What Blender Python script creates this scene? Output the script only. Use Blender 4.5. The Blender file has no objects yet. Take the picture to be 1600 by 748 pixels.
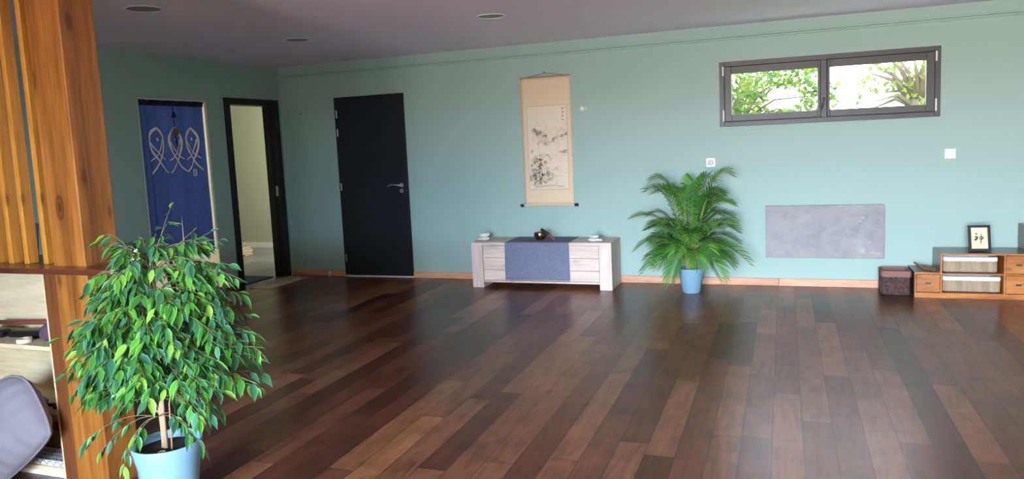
import bpy, math, random
from math import sin, cos, pi, sqrt, radians
from mathutils import Vector, Matrix

SC = bpy.context.scene
COL = SC.collection

# ------------------------------------------------------------------ camera
EYE = 1.5


def cam_axes(a, b, c):
    ca, sa, cb, sb, cc, sc = cos(a), sin(a), cos(b), sin(b), cos(c), sin(c)
    Rz = Matrix(((ca, -sa, 0), (sa, ca, 0), (0, 0, 1)))
    Rx = Matrix(((1, 0, 0), (0, cb, -sb), (0, sb, cb)))
    B = Matrix(((1, 0, 0), (0, 0, -1), (0, 1, 0)))
    Rr = Matrix(((cc, -sc, 0), (sc, cc, 0), (0, 0, 1)))
    return Rr @ B @ Rx @ Rz


RM = cam_axes(-0.354292882, 0.107806670, -0.0462834806)
cd = bpy.data.cameras.new('camera')
cam = bpy.data.objects.new('camera', cd)
COL.objects.link(cam)
SC.camera = cam
M = Matrix((RM[0], -RM[1], -RM[2])).transposed().to_4x4()
M.translation = Vector((0, 0, EYE))
cam.matrix_world = M
cd.sensor_width = 36
cd.lens = 36 * 1159.16 / 1600
cd.shift_y = -27.6 / 1600
cd.clip_start = 0.05

# ------------------------------------------------------------------ colour management
SC.view_settings.view_transform = 'Standard'
SC.view_settings.look = 'None'
SC.view_settings.gamma = 1
SC.view_settings.use_curve_mapping = False
SC.view_settings.exposure = -0.07
SC.cycles.use_denoising = True
SC.cycles.max_bounces = 10
SC.cycles.diffuse_bounces = 6
SC.cycles.sample_clamp_indirect = 6

# ------------------------------------------------------------------ world: bright hazy morning sky over green land
W = bpy.data.worlds.new('sky')
SC.world = W
W.use_nodes = True
nt = W.node_tree
nt.nodes.clear()
wo = nt.nodes.new('ShaderNodeOutputWorld')
bg = nt.nodes.new('ShaderNodeBackground')
tc = nt.nodes.new('ShaderNodeTexCoord')
sep = nt.nodes.new('ShaderNodeSeparateXYZ')
rp = nt.nodes.new('ShaderNodeValToRGB')
mr = nt.nodes.new('ShaderNodeMapRange')
mr.inputs['From Min'].default_value = -1
mr.inputs['From Max'].default_value = 1
nt.links.new(tc.outputs['Generated'], sep.inputs[0])
nt.links.new(sep.outputs['Z'], mr.inputs[0])
nt.links.new(mr.outputs[0], rp.inputs[0])
el = rp.color_ramp.elements
el[0].position = 0.0
el[0].color = (0.10, 0.12, 0.05, 1)
el[1].position = 1.0
el[1].color = (0.45, 0.62, 1.0, 1)
for p_, c_ in ((0.485, (0.16, 0.2, 0.08, 1)), (0.5, (1.0, 1.0, 0.94, 1)), (0.62, (0.85, 0.93, 1.0, 1))):
    e_ = el.new(p_)
    e_.color = c_
bg.inputs['Strength'].default_value = 9.0
nt.links.new(rp.outputs[0], bg.inputs[0])
nt.links.new(bg.outputs[0], wo.inputs[0])


# ------------------------------------------------------------------ added area lamps for daylight and fill
def area(name, loc, target, sx, sy, power, color, spread=pi):
    l = bpy.data.lights.new(name, 'AREA')
    l.shape = 'RECTANGLE'
    l.size = sx
    l.size_y = sy
    l.energy = power
    l.color = color
    l.spread = spread
    o = bpy.data.objects.new(name, l)
    COL.objects.link(o)
    o.location = loc
    d = Vector(target) - Vector(loc)
    o.rotation_euler = d.to_track_quat('-Z', 'Y').to_euler()
    return o


area('daylight_sky', (-0.3, -9.0, 2.95), (-0.3, 6.0, 2.95), 7.0, 1.0, 7600, (0.42, 0.66, 0.92))
area('daylight_sky_tall', (-0.5, -9.0, 4.2), (-0.5, 6.0, 4.2), 14.0, 5.6, 5200, (0.66, 0.74, 0.70))
area('daylight_garden', (-2.0, -9.0, 1.2), (-2.0, 6.0, 1.2), 5.4, 2.3, 700, (0.98, 0.94, 0.70))
area('ceiling_bounce_fill', (-1.7, -6.0, -0.1), (-0.9, 3.5, 4.5), 4.6, 2.6, 2200, (0.82, 0.68, 0.76))  # added upward lamp outside to lift the ceiling; no terrace is built
area('daylight_window_north', (0.35, 7.95, 2.5), (0.3, 4.2, 0.0), 1.9, 0.7, 450, (1.0, 0.96, 0.94))
area('side_room_fill', (-6.0, 8.75, 1.5), (-7.6, 9.6, 1.2), 0.9, 1.7, 50, (1.0, 0.97, 0.82))  # added lamp inside the side room, which has no window
area('corridor_fill', (-6.6, 3.4, 2.0), (-6.9, 5.6, 1.0), 0.9, 0.9, 55, (1.0, 0.95, 0.84))  # added lamp in the windowless corridor behind the curtain


# ------------------------------------------------------------------ mesh builder
class MB:
    def __init__(s):
        s.v = []
        s.f = []
        s.m = []
        s.c = []          # vertex colours, optional
        s.hascol = False

    def add(s, verts, faces, mi=0, cols=None):
        b = len(s.v)
        s.v += [tuple(p) for p in verts]
        s.f += [tuple(i + b for i in f) for f in faces]
        s.m += [mi] * len(faces)
        if cols is not None:
            s.hascol = True
            s.c += cols
        else:
            s.c += [(1, 1, 1)] * len(verts)
        return s

    def box(s, x0, x1, y0, y1, z0, z1, mi=0, T=None):
        vs = [Vector((x, y, z)) for z in (z0, z1) for y in (y0, y1) for x in (x0, x1)]
        if T is not None:
            vs = [T @ p for p in vs]
        s.add(vs, [(0, 2, 3, 1), (4, 5, 7, 6), (0, 1, 5, 4), (2, 6, 7, 3), (0, 4, 6, 2), (1, 3, 7, 5)], mi)
        return s

    def tube(s, pts, rad, n=8, mi=0, cap=True, T=None, cols=None):
        pts = [Vector(p) for p in pts]
        if not isinstance(rad, (list, tuple)):
            rad = [rad] * len(pts)
        vs, fs = [], []
        up = Vector((0, 0, 1))
        d0 = (pts[1] - pts[0]).normalized()
        u = d0.cross(up)
        if u.length < 1e-3:
            u = d0.cross(Vector((1, 0, 0)))
        u.normalize()
        for i, p in enumerate(pts):
            a = pts[max(i - 1, 0)]
            b = pts[min(i + 1, len(pts) - 1)]
            d = (b - a).normalized()
            u = (u - d * u.dot(d)).normalized()
            w = d.cross(u)
            for k in range(n):
                t = 2 * pi * k / n
                vs.append(p + (u * cos(t) + w * sin(t)) * rad[i])
        for i in range(len(pts) - 1):
            for k in range(n):
                k2 = (k + 1) % n
                fs.append((i * n + k, i * n + k2, (i + 1) * n + k2, (i + 1) * n + k))
        if cap:
            fs.append(tuple(range(n - 1, -1, -1)))
            fs.append(tuple((len(pts) - 1) * n + k for k in range(n)))
        if T is not None:
            vs = [T @ p for p in vs]
        s.add(vs, fs, mi, [cols] * len(vs) if cols else None)
        return s

    def lathe(s, prof, c=(0, 0, 0), n=32, mi=0, T=None):
        vs, fs = [], []
        for r, z in prof:
            for k in range(n):
                t = 2 * pi * k / n
                vs.append(Vector((c[0] + r * cos(t), c[1] + r * sin(t), c[2] + z)))
        for i in range(len(prof) - 1):
            for k in range(n):
                k2 = (k + 1) % n
                fs.append((i * n + k, i * n + k2, (i + 1) * n + k2, (i + 1) * n + k))
        if T is not None:
            vs = [T @ p for p in vs]
        s.add(vs, fs, mi)
        return s

    def prism(s, poly, z0, z1, mi=0, T=None):
        n = len(poly)
        vs = [Vector((p[0], p[1], z0)) for p in poly] + [Vector((p[0], p[1], z1)) for p in poly]
        if T is not None:
            vs = [T @ p for p in vs]
        fs = [tuple(range(n - 1, -1, -1)), tuple(range(n, 2 * n))]
        for i in range(n):
            j = (i + 1) % n
            fs.append((i, j, n + j, n + i))
        s.add(vs, fs, mi)
        return s

    def grid(s, fn, nu, nv, mi=0, colfn=None):
        vs = [fn(i / nu, j / nv) for j in range(nv + 1) for i in range(nu + 1)]
        cols = [colfn(i / nu, j / nv) for j in range(nv + 1) for i in range(nu + 1)] if colfn else None
        fs = []
        for j in range(nv):
            for i in range(nu):
                a = j * (nu + 1) + i
                fs.append((a, a + 1, a + nu + 2, a + nu + 1))
        s.add(vs, fs, mi, cols)
        return s

    def build(s, name, mats, parent=None, origin=None, smooth=False, bevel=0, solid=0, flat_angle=None):
        if parent is not None:
            o0 = world_loc(parent)
        elif origin is not None:
            o0 = Vector(origin)
        else:
            xs = [p[0] for p in s.v]
            ys = [p[1] for p in s.v]
            zs = [p[2] for p in s.v]
            o0 = Vector(((min(xs) + max(xs)) / 2, (min(ys) + max(ys)) / 2, min(zs)))
        me = bpy.data.meshes.new(name)
        me.from_pydata([(p[0] - o0.x, p[1] - o0.y, p[2] - o0.z) for p in s.v], [], s.f)
        if not isinstance(mats, (list, tuple)):
            mats = [mats]
        for m in mats:
            me.materials.append(m)
        me.polygons.foreach_set('material_index', s.m)
        if s.hascol:
            ca = me.color_attributes.new('tint', 'FLOAT_COLOR', 'POINT')
            flat = []
            for c in s.c:
                flat += [c[0], c[1], c[2], 1.0]
            ca.data.foreach_set('color', flat)
        me.update()
        if smooth:
            me.shade_smooth()
            if flat_angle:
                try:
                    me.set_sharp_from_angle(angle=radians(flat_angle))
                except Exception:
                    pass
        ob = bpy.data.objects.new(name, me)
        COL.objects.link(ob)
        if parent is not None:
            ob.parent = parent
        else:
            ob.location = o0
        if solid:
            md = ob.modifiers.new('thickness', 'SOLIDIFY')
            md.thickness = solid
            md.offset = 0
        if bevel:
            md = ob.modifiers.new('bevel', 'BEVEL')
            md.width = bevel
            md.segments = 2
            md.limit_method = 'ANGLE'
            md.angle_limit = radians(40)
        return ob


def world_loc(o):
    v = Vector((0, 0, 0))
    while o is not None:
        v = v + Vector(o.location)
        o = o.parent
    return v


def tag(o, label, cat, group=None, kind=None):
    o['label'] = label
    o['category'] = cat
    if group:
        o['group'] = group
    if kind:
        o['kind'] = kind
    return o


def thing(name, loc, label, cat, group=None):
    o = bpy.data.objects.new(name, None)
    o.empty_display_size = 0.05
    COL.objects.link(o)
    o.location = loc
    return tag(o, label, cat, group)


def struct(o):
    o['kind'] = 'structure'
    return o


def rotm(axis, deg, about):
    a = Vector(about)
    return Matrix.Translation(a) @ Matrix.Rotation(radians(deg), 4, axis) @ Matrix.Translation(-a)


# ------------------------------------------------------------------ materials
def newmat(name):
    m = bpy.data.materials.new(name)
    m.use_nodes = True
    n = m.node_tree
    b = n.nodes['Principled BSDF']
    return m, n, b


def lin(r, g, b):
    f = lambda c: ((c / 255 + 0.055) / 1.055) ** 2.4 if c > 10 else c / 255 / 12.92
    return (f(r), f(g), f(b), 1)


def plain(name, col, rough=0.6, metal=0.0, bump=0.0, bscale=60, var=0.06, spec=None, coat=0):
    m, n, b = newmat(name)
    L = n.links
    co = n.nodes.new('ShaderNodeTexCoord')
    no = n.nodes.new('ShaderNodeTexNoise')
    no.inputs['Scale'].default_value = bscale
    no.inputs['Detail'].default_value = 3
    L.new(co.outputs['Object'], no.inputs['Vector'])
    mx = n.nodes.new('ShaderNodeMix')
    mx.data_type = 'RGBA'
    mx.inputs['A'].default_value = tuple(c * (1 - var) for c in col[:3]) + (1,)
    mx.inputs['B'].default_value = tuple(min(1, c * (1 + var)) for c in col[:3]) + (1,)
    L.new(no.outputs['Fac'], mx.inputs['Factor'])
    L.new(mx.outputs['Result'], b.inputs['Base Color'])
    b.inputs['Roughness'].default_value = rough
    b.inputs['Metallic'].default_value = metal
    if spec is not None:
        b.inputs['Specular IOR Level'].default_value = spec
    if coat:
        b.inputs['Coat Weight'].default_value = coat
        b.inputs['Coat Roughness'].default_value = 0.15
    if bump:
        bp = n.nodes.new('ShaderNodeBump')
        bp.inputs['Strength'].default_value = bump
        bp.inputs['Distance'].default_value = 0.002
        L.new(no.outputs['Fac'], bp.inputs['Height'])
        L.new(bp.outputs[0], b.inputs['Normal'])
    return m


def wood(name, dark, mid, light, axis='Z', scale=1.0, rough=0.4, knots=0.5, grain=18, coat=0, stretch=12.0, plates=None):
    """grain running along the given axis, with knots"""
    m, n, b = newmat(name)
    L = n.links
    co = n.nodes.new('ShaderNodeTexCoord')
    mp = n.nodes.new('ShaderNodeMapping')
    sc = {'X': (1 / stretch, 1, 1), 'Y': (1, 1 / stretch, 1), 'Z': (1, 1, 1 / stretch)}[axis]
    mp.inputs['Scale'].default_value = tuple(c * scale for c in sc)
    L.new(co.outputs['Object'], mp.inputs[0])
    # warp
    n1 = n.nodes.new('ShaderNodeTexNoise')
    n1.inputs['Scale'].default_value = grain * 0.35
    n1.inputs['Detail'].default_value = 4
    n1.inputs['Distortion'].default_value = 1.6
    L.new(mp.outputs[0], n1.inputs['Vector'])
    n2 = n.nodes.new('ShaderNodeTexNoise')
    n2.inputs['Scale'].default_value = grain * 4
    n2.inputs['Detail'].default_value = 5
    n2.inputs['Roughness'].default_value = 0.65
    L.new(mp.outputs[0], n2.inputs['Vector'])
    mul = n.nodes.new('ShaderNodeMix')
    mul.data_type = 'FLOAT'
    mul.inputs['Factor'].default_value = 0.42
    L.new(n1.outputs['Fac'], mul.inputs['A'])
    L.new(n2.outputs['Fac'], mul.inputs['B'])
    r = n.nodes.new('ShaderNodeValToRGB')
    e = r.color_ramp.elements
    e[0].position = 0.3
    e[0].color = dark
    e[1].position = 0.72
    e[1].color = light
    k = e.new(0.5)
    k.color = mid
    L.new(mul.outputs['Result'], r.inputs[0])
    out = r.outputs[0]
    if knots:
        mk = n.nodes.new('ShaderNodeMapping')
        ks = {'X': (0.4, 1, 1), 'Y': (1, 0.4, 1), 'Z': (1, 1, 0.4)}[axis]
        mk.inputs['Scale'].default_value = tuple(c * 7.0 * scale for c in ks)
        L.new(co.outputs['Object'], mk.inputs[0])
        vo = n.nodes.new('ShaderNodeTexVoronoi')
        vo.inputs['Scale'].default_value = 1.0
        L.new(mk.outputs[0], vo.inputs['Vector'])
        kr = n.nodes.new('ShaderNodeValToRGB')
        ke = kr.color_ramp.elements
        ke[0].position = 0.05
        ke[0].color = (1, 1, 1, 1)
        ke[1].position = 0.32
        ke[1].color = (0, 0, 0, 1)
        kk = ke.new(0.10)
        kk.color = (0.35, 0.35, 0.35, 1)
        kk = ke.new(0.14)
        kk.color = (0.8, 0.8, 0.8, 1)
        kk = ke.new(0.19)
        kk.color = (0.15, 0.15, 0.15, 1)
        L.new(vo.outputs['Distance'], kr.inputs[0])
        km = n.nodes.new('ShaderNodeMath')
        km.operation = 'MULTIPLY'
        km.inputs[1].default_value = knots
        L.new(kr.outputs[0], km.inputs[0])
        kx = n.nodes.new('ShaderNodeMix')
        kx.data_type = 'RGBA'
        L.new(km.outputs[0], kx.inputs['Factor'])
        L.new(out, kx.inputs['A'])
        kx.inputs['B'].default_value = tuple(c * 0.28 for c in dark[:3]) + (1,)
        out = kx.outputs['Result']
    L.new(out, b.inputs['Base Color'])
    b.inputs['Roughness'].default_value = rough
    if coat:
        b.inputs['Coat Weight'].default_value = coat
        b.inputs['Coat Roughness'].default_value = 0.2
    bp = n.nodes.new('ShaderNodeBump')
    bp.inputs['Strength'].default_value = 0.25
    bp.inputs['Distance'].default_value = 0.001
    L.new(n2.outputs['Fac'], bp.inputs['Height'])
    L.new(bp.outputs[0], b.inputs['Normal'])
    return m


def math_node(n, op, a, b=None):
    k = n.nodes.new('ShaderNodeMath')
    k.operation = op
    for i, v in enumerate((a, b)):
        if v is None:
            continue
        if isinstance(v, (int, float)):
            k.inputs[i].default_value = v
        else:
            n.links.new(v, k.inputs[i])
    return k.outputs[0]


def floor_mat():
    m, n, b = newmat('dark_varnished_planks')
    L = n.links
    co = n.nodes.new('ShaderNodeTexCoord')
    sp = n.nodes.new('ShaderNodeSeparateXYZ')
    L.new(co.outputs['Object'], sp.inputs[0])
    PW = 0.1417
    u = math_node(n, 'DIVIDE', math_node(n, 'ADD', sp.outputs['X'], 0.064 + 100 * PW), PW)
    row = math_node(n, 'FLOOR', u)
    fu = math_node(n, 'FRACT', u)
    wr = n.nodes.new('ShaderNodeTexWhiteNoise')
    wr.noise_dimensions = '1D'
    L.new(row, wr.inputs['W'])
    rr = wr.outputs['Value']
    ln = math_node(n, 'ADD', 0.95, math_node(n, 'MULTIPLY', rr, 0.5))
    v = math_node(n, 'DIVIDE', math_node(n, 'ADD', sp.outputs['Y'], math_node(n, 'ADD', 20.0, math_node(n, 'MULTIPLY', rr, 37.0))), ln)
    idx = math_node(n, 'FLOOR', v)
    fv = math_node(n, 'FRACT', v)
    cb = n.nodes.new('ShaderNodeCombineXYZ')
    L.new(row, cb.inputs[0])
    L.new(idx, cb.inputs[1])
    wn = n.nodes.new('ShaderNodeTexWhiteNoise')
    wn.noise_dimensions = '2D'
    L.new(cb.outputs[0], wn.inputs['Vector'])
    ps = n.nodes.new('ShaderNodeSeparateColor')
    L.new(wn.outputs['Color'], ps.inputs[0])
    # per plank tone
    tr = n.nodes.new('ShaderNodeValToRGB')
    te = tr.color_ramp.elements
    te[0].position = 0.0
    te[0].color = lin(72, 36, 26)
    te[1].position = 1.0
    te[1].color = lin(140, 90, 58)
    for p, c in ((0.3, lin(92, 47, 32)), (0.55, lin(106, 60, 40)), (0.78, lin(120, 72, 48))):
        k = te.new(p)
        k.color = c
    L.new(ps.outputs[0], tr.inputs[0])
    # grain, shifted for each plank
    off = n.nodes.new('ShaderNodeCombineXYZ')
    L.new(math_node(n, 'ADD', sp.outputs['X'], math_node(n, 'MULTIPLY', ps.outputs[1], 13.0)), off.inputs[0])
    L.new(math_node(n, 'ADD', math_node(n, 'MULTIPLY', sp.outputs['Y'], 0.11), math_node(n, 'MULTIPLY', ps.outputs[2], 7.0)), off.inputs[1])
    g1 = n.nodes.new('ShaderNodeTexNoise')
    g1.inputs['Scale'].default_value = 16
    g1.inputs['Detail'].default_value = 5
    g1.inputs['Distortion'].default_value = 2.2
    L.new(off.outputs[0], g1.inputs['Vector'])
    g2 = n.nodes.new('ShaderNodeTexNoise')
    g2.inputs['Scale'].default_value = 110
    g2.inputs['Detail'].default_value = 4
    g2.inputs['Roughness'].default_value = 0.7
    L.new(off.outputs[0], g2.inputs['Vector'])
    # blotchy stain
    g3 = n.nodes.new('ShaderNodeTexNoise')
    g3.inputs['Scale'].default_value = 5.5
    g3.inputs['Detail'].default_value = 5
    g3.inputs['Distortion'].default_value = 0.8
    L.new(co.outputs['Object'], g3.inputs['Vector'])
    gr = n.nodes.new('ShaderNodeMapRange')
    gr.inputs['From Min'].default_value = 0.3
    gr.inputs['From Max'].default_value = 0.72
    gr.inputs['To Min'].default_value = 0.3
    gr.inputs['To Max'].default_value = 1.75
    gm = math_node(n, 'ADD', math_node(n, 'MULTIPLY', g1.outputs['Fac'], 0.42), math_node(n, 'ADD', math_node(n, 'MULTIPLY', g2.outputs['Fac'], 0.2), math_node(n, 'MULTIPLY', g3.outputs['Fac'], 0.38)))
    L.new(gm, gr.inputs[0])
    mc = n.nodes.new('ShaderNodeVectorMath')
    mc.operation = 'SCALE'
    L.new(tr.outputs[0], mc.inputs[0])
    L.new(gr.outputs[0], mc.inputs['Scale'])
    # knots
    mk = n.nodes.new('ShaderNodeMapping')
    mk.inputs['Scale'].default_value = (3.2, 1.9, 1)
    L.new(co.outputs['Object'], mk.inputs[0])
    vo = n.nodes.new('ShaderNodeTexVoronoi')
    vo.inputs['Scale'].default_value = 1
    L.new(mk.outputs[0], vo.inputs['Vector'])
    kr = n.nodes.new('ShaderNodeMapRange')
    kr.inputs['From Min'].default_value = 0.02
    kr.inputs['From Max'].default_value = 0.075
    kr.inputs['To Min'].default_value = 0.35
    kr.inputs['To Max'].default_value = 1.0
    L.new(vo.outputs['Distance'], kr.inputs[0])
    mk2 = n.nodes.new('ShaderNodeVectorMath')
    mk2.operation = 'SCALE'
    L.new(mc.outputs[0], mk2.inputs[0])
    L.new(kr.outputs[0], mk2.inputs['Scale'])
    # seams
    du = math_node(n, 'MULTIPLY', math_node(n, 'MINIMUM', fu, math_node(n, 'SUBTRACT', 1.0, fu)), PW)
    dv = math_node(n, 'MULTIPLY', math_node(n, 'MINIMUM', fv, math_node(n, 'SUBTRACT', 1.0, fv)), ln)
    dd = math_node(n, 'MINIMUM', du, dv)
    sm = n.nodes.new('ShaderNodeMapRange')
    sm.inputs['From Min'].default_value = 0.0010
    sm.inputs['From Max'].default_value = 0.0030
    sm.inputs['To Min'].default_value = 0.3
    sm.inputs['To Max'].default_value = 1.0
    L.new(dd, sm.inputs[0])
    fc = n.nodes.new('ShaderNodeVectorMath')
    fc.operation = 'SCALE'
    L.new(mk2.outputs[0], fc.inputs[0])
    L.new(sm.outputs[0], fc.inputs['Scale'])
    L.new(fc.outputs[0], b.inputs['Base Color'])
    rm = n.nodes.new('ShaderNodeMapRange')
    rm.inputs['From Min'].default_value = 0.0
    rm.inputs['From Max'].default_value = 1.0
    rm.inputs['To Min'].default_value = 0.29
    rm.inputs['To Max'].default_value = 0.33
    L.new(ps.outputs[1], rm.inputs[0])
    L.new(rm.outputs[0], b.inputs['Roughness'])
    b.inputs['Specular IOR Level'].default_value = 0.4
    bp = n.nodes.new('ShaderNodeBump')
    bp.inputs['Strength'].default_value = 0.2
    bp.inputs['Distance'].default_value = 0.001
    hh = math_node(n, 'MULTIPLY', sm.outputs[0], 1.0)
    hh = math_node(n, 'ADD', hh, math_node(n, 'MULTIPLY', ps.outputs[1], 0.0))
    L.new(hh, bp.inputs['Height'])
    L.new(bp.outputs[0], b.inputs['Normal'])
    return m


def tinted(name, rough=0.5, spec=0.5, transl=0.0, coat=0.0, noise=0.0):
    """colour read from the mesh's own colour attribute"""
    m, n, b = newmat(name)
    L = n.links
    a = n.nodes.new('ShaderNodeAttribute')
    a.attribute_name = 'tint'
    out = a.outputs['Color']
    if noise:
        co = n.nodes.new('ShaderNodeTexCoord')
        no = n.nodes.new('ShaderNodeTexNoise')
        no.inputs['Scale'].default_value = 70
        L.new(co.outputs['Object'], no.inputs['Vector'])
        mr_ = n.nodes.new('ShaderNodeMapRange')
        mr_.inputs['To Min'].default_value = 1 - noise
        mr_.inputs['To Max'].default_value = 1 + noise
        L.new(no.outputs['Fac'], mr_.inputs[0])
        sc = n.nodes.new('ShaderNodeVectorMath')
        sc.operation = 'SCALE'
        L.new(out, sc.inputs[0])
        L.new(mr_.outputs[0], sc.inputs['Scale'])
        out = sc.outputs[0]
    L.new(out, b.inputs['Base Color'])
    b.inputs['Roughness'].default_value = rough
    b.inputs['Specular IOR Level'].default_value = spec
    if transl:
        t = n.nodes.new('ShaderNodeBsdfTranslucent')
        L.new(out, t.inputs['Color'])
        mx = n.nodes.new('ShaderNodeMixShader')
        mx.inputs[0].default_value = transl
        L.new(b.outputs[0], mx.inputs[1])
        L.new(t.outputs[0], mx.inputs[2])
        L.new(mx.outputs[0], n.nodes['Material Output'].inputs['Surface'])
    return m


def weave(name, c1, c2, sx, sy, axis='XZ', rough=0.8, bump=0.5):
    """woven cloth or wicker"""
    m, n, b = newmat(name)
    L = n.links
    co = n.nodes.new('ShaderNodeTexCoord')
    sp = n.nodes.new('ShaderNodeSeparateXYZ')
    L.new(co.outputs['Object'], sp.inputs[0])
    a = math_node(n, 'SINE', math_node(n, 'MULTIPLY', sp.outputs[axis[0]], sx))
    c = math_node(n, 'SINE', math_node(n, 'MULTIPLY', sp.outputs[axis[1]], sy))
    no = n.nodes.new('ShaderNodeTexNoise')
    no.inputs['Scale'].default_value = 40
    no.inputs['Detail'].default_value = 4
    L.new(co.outputs['Object'], no.inputs['Vector'])
    k = math_node(n, 'ADD', math_node(n, 'MULTIPLY', math_node(n, 'MULTIPLY', a, c), 0.35), no.outputs['Fac'])
    mr_ = n.nodes.new('ShaderNodeMapRange')
    mr_.inputs['From Min'].default_value = 0.15
    mr_.inputs['From Max'].default_value = 0.85
    L.new(k, mr_.inputs[0])
    mx = n.nodes.new('ShaderNodeMix')
    mx.data_type = 'RGBA'
    mx.inputs['A'].default_value = c1
    mx.inputs['B'].default_value = c2
    L.new(mr_.outputs[0], mx.inputs['Factor'])
    L.new(mx.outputs['Result'], b.inputs['Base Color'])
    b.inputs['Roughness'].default_value = rough
    b.inputs['Specular IOR Level'].default_value = 0.2
    bp = n.nodes.new('ShaderNodeBump')
    bp.inputs['Strength'].default_value = bump
    bp.inputs['Distance'].default_value = 0.002
    L.new(k, bp.inputs['Height'])
    L.new(bp.outputs[0], b.inputs['Normal'])
    return m


def stone_mat():
    m, n, b = newmat('grey_slate_stone')
    L = n.links
    co = n.nodes.new('ShaderNodeTexCoord')
    no = n.nodes.new('ShaderNodeTexNoise')
    no.inputs['Scale'].default_value = 5
    no.inputs['Detail'].default_value = 9
    no.inputs['Roughness'].default_value = 0.62
    no.inputs['Distortion'].default_value = 1.2
    L.new(co.outputs['Object'], no.inputs['Vector'])
    mp = n.nodes.new('ShaderNodeMapping')
    mp.inputs['Rotation'].default_value = (0, radians(-40), 0)
    mp.inputs['Scale'].default_value = (1.6, 1, 3.4)
    L.new(co.outputs['Object'], mp.inputs[0])
    n2 = n.nodes.new('ShaderNodeTexNoise')
    n2.inputs['Scale'].default_value = 5
    n2.inputs['Detail'].default_value = 10
    n2.inputs['Roughness'].default_value = 0.7
    n2.inputs['Distortion'].default_value = 1.0
    L.new(mp.outputs[0], n2.inputs['Vector'])
    r = n.nodes.new('ShaderNodeValToRGB')
    e = r.color_ramp.elements
    e[0].position = 0.3
    e[0].color = lin(126, 122, 124)
    e[1].position = 0.72
    e[1].color = lin(158, 150, 146)
    L.new(no.outputs['Fac'], r.inputs[0])
    sp = n.nodes.new('ShaderNodeSeparateXYZ')
    L.new(co.outputs['Object'], sp.inputs[0])
    side = n.nodes.new('ShaderNodeMapRange')
    side.inputs['From Min'].default_value = 0.0
    side.inputs['From Max'].default_value = 0.35
    L.new(sp.outputs['X'], side.inputs[0])
    vr = n.nodes.new('ShaderNodeMapRange')
    vr.inputs['From Min'].default_value = 0.54
    vr.inputs['From Max'].default_value = 0.72
    L.new(n2.outputs['Fac'], vr.inputs[0])
    fac = math_node(n, 'MULTIPLY', vr.outputs[0], math_node(n, 'MULTIPLY', math_node(n, 'ADD', side.outputs[0], 0.15), 0.34))
    mx = n.nodes.new('ShaderNodeMix')
    mx.data_type = 'RGBA'
    L.new(fac, mx.inputs['Factor'])
    L.new(r.outputs[0], mx.inputs['A'])
    mx.inputs['B'].default_value = lin(214, 212, 204)
    L.new(mx.outputs['Result'], b.inputs['Base Color'])
    b.inputs['Roughness'].default_value = 0.55
    return m


def tile_mat():
    m, n, b = newmat('grey_slate_tiles')
    L = n.links
    co = n.nodes.new('ShaderNodeTexCoord')
    br = n.nodes.new('ShaderNodeTexBrick')
    br.offset = 0
    br.inputs['Scale'].default_value = 1
    br.inputs['Brick Width'].default_value = 0.6
    br.inputs['Row Height'].default_value = 0.6
    br.inputs['Mortar Size'].default_value = 0.004
    br.inputs['Color1'].default_value = lin(120, 124, 130)
    br.inputs['Color2'].default_value = lin(138, 138, 138)
    br.inputs['Mortar'].default_value = lin(90, 88, 86)
    L.new(co.outputs['Object'], br.inputs['Vector'])
    no = n.nodes.new('ShaderNodeTexNoise')
    no.inputs['Scale'].default_value = 3
    no.inputs['Detail'].default_value = 6
    L.new(co.outputs['Object'], no.inputs['Vector'])
    sc = n.nodes.new('ShaderNodeVectorMath')
    sc.operation = 'SCALE'
    mr_ = n.nodes.new('ShaderNodeMapRange')
    mr_.inputs['From Min'].default_value = 0.3
    mr_.inputs['From Max'].default_value = 0.7
    mr_.inputs['To Min'].default_value = 0.6
    mr_.inputs['To Max'].default_value = 1.2
    L.new(no.outputs['Fac'], mr_.inputs[0])
    L.new(br.outputs['Color'], sc.inputs[0])
    L.new(mr_.outputs[0], sc.inputs['Scale'])
    L.new(sc.outputs[0], b.inputs['Base Color'])
    b.inputs['Roughness'].default_value = 0.3
    return m


MT = {}
MT['paint'] = plain('sage_green_wall_paint', lin(154, 177, 166), 0.62, bump=0.12, bscale=90, var=0.015)
MT['ceiling'] = plain('white_ceiling_plaster', lin(240, 232, 244), 0.9, bump=0.15, bscale=5, var=0.03)
MT['cream'] = plain('cream_wall_paint', lin(214, 210, 186), 0.8, var=0.02)
MT['pale_green'] = plain('pale_green_wall_paint', lin(176, 182, 156), 0.8, var=0.02)
MT['floor'] = floor_mat()
MT['tiles'] = tile_mat()
MT['black_metal'] = plain('black_powder_coat', lin(13, 14, 17), 0.45)
MT['door_black'] = plain('black_door_lacquer', lin(10, 12, 17), 0.5, bump=0.1, bscale=200)
MT['chrome'] = plain('brushed_steel', (0.62, 0.62, 0.62, 1), 0.28, 1.0)
MT['window_grey'] = plain('grey_brown_aluminium', lin(66, 62, 60), 0.45)
MT['white'] = plain('white_plastic', lin(232, 232, 226), 0.4, var=0.01)
MT['skirting'] = wood('pine_skirting', lin(150, 94, 64), lin(202, 144, 110), lin(226, 174, 142), 'X', 1, 0.5, 0.6, 16)
MT['skirting_dark'] = wood('stained_skirting', lin(66, 42, 28), lin(92, 60, 40), lin(110, 74, 50), 'Y', 1, 0.5, 0.5, 16)
MT['post'] = wood('honey_stained_pine', lin(98, 54, 16), lin(152, 92, 36), lin(190, 126, 56), 'Z', 1.0, 0.42, 0.9, 16, stretch=14)
MT['slat'] = wood('golden_pine', lin(150, 86, 26), lin(196, 128, 46), lin(226, 164, 76), 'Z', 1.3, 0.42, 0.9, 18, stretch=12)
MT['board'] = wood('dark_stained_board', lin(60, 26, 16), lin(88, 42, 26), lin(116, 62, 42), 'X', 1, 0.28, 0.2, 20, coat=0.3)
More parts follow.
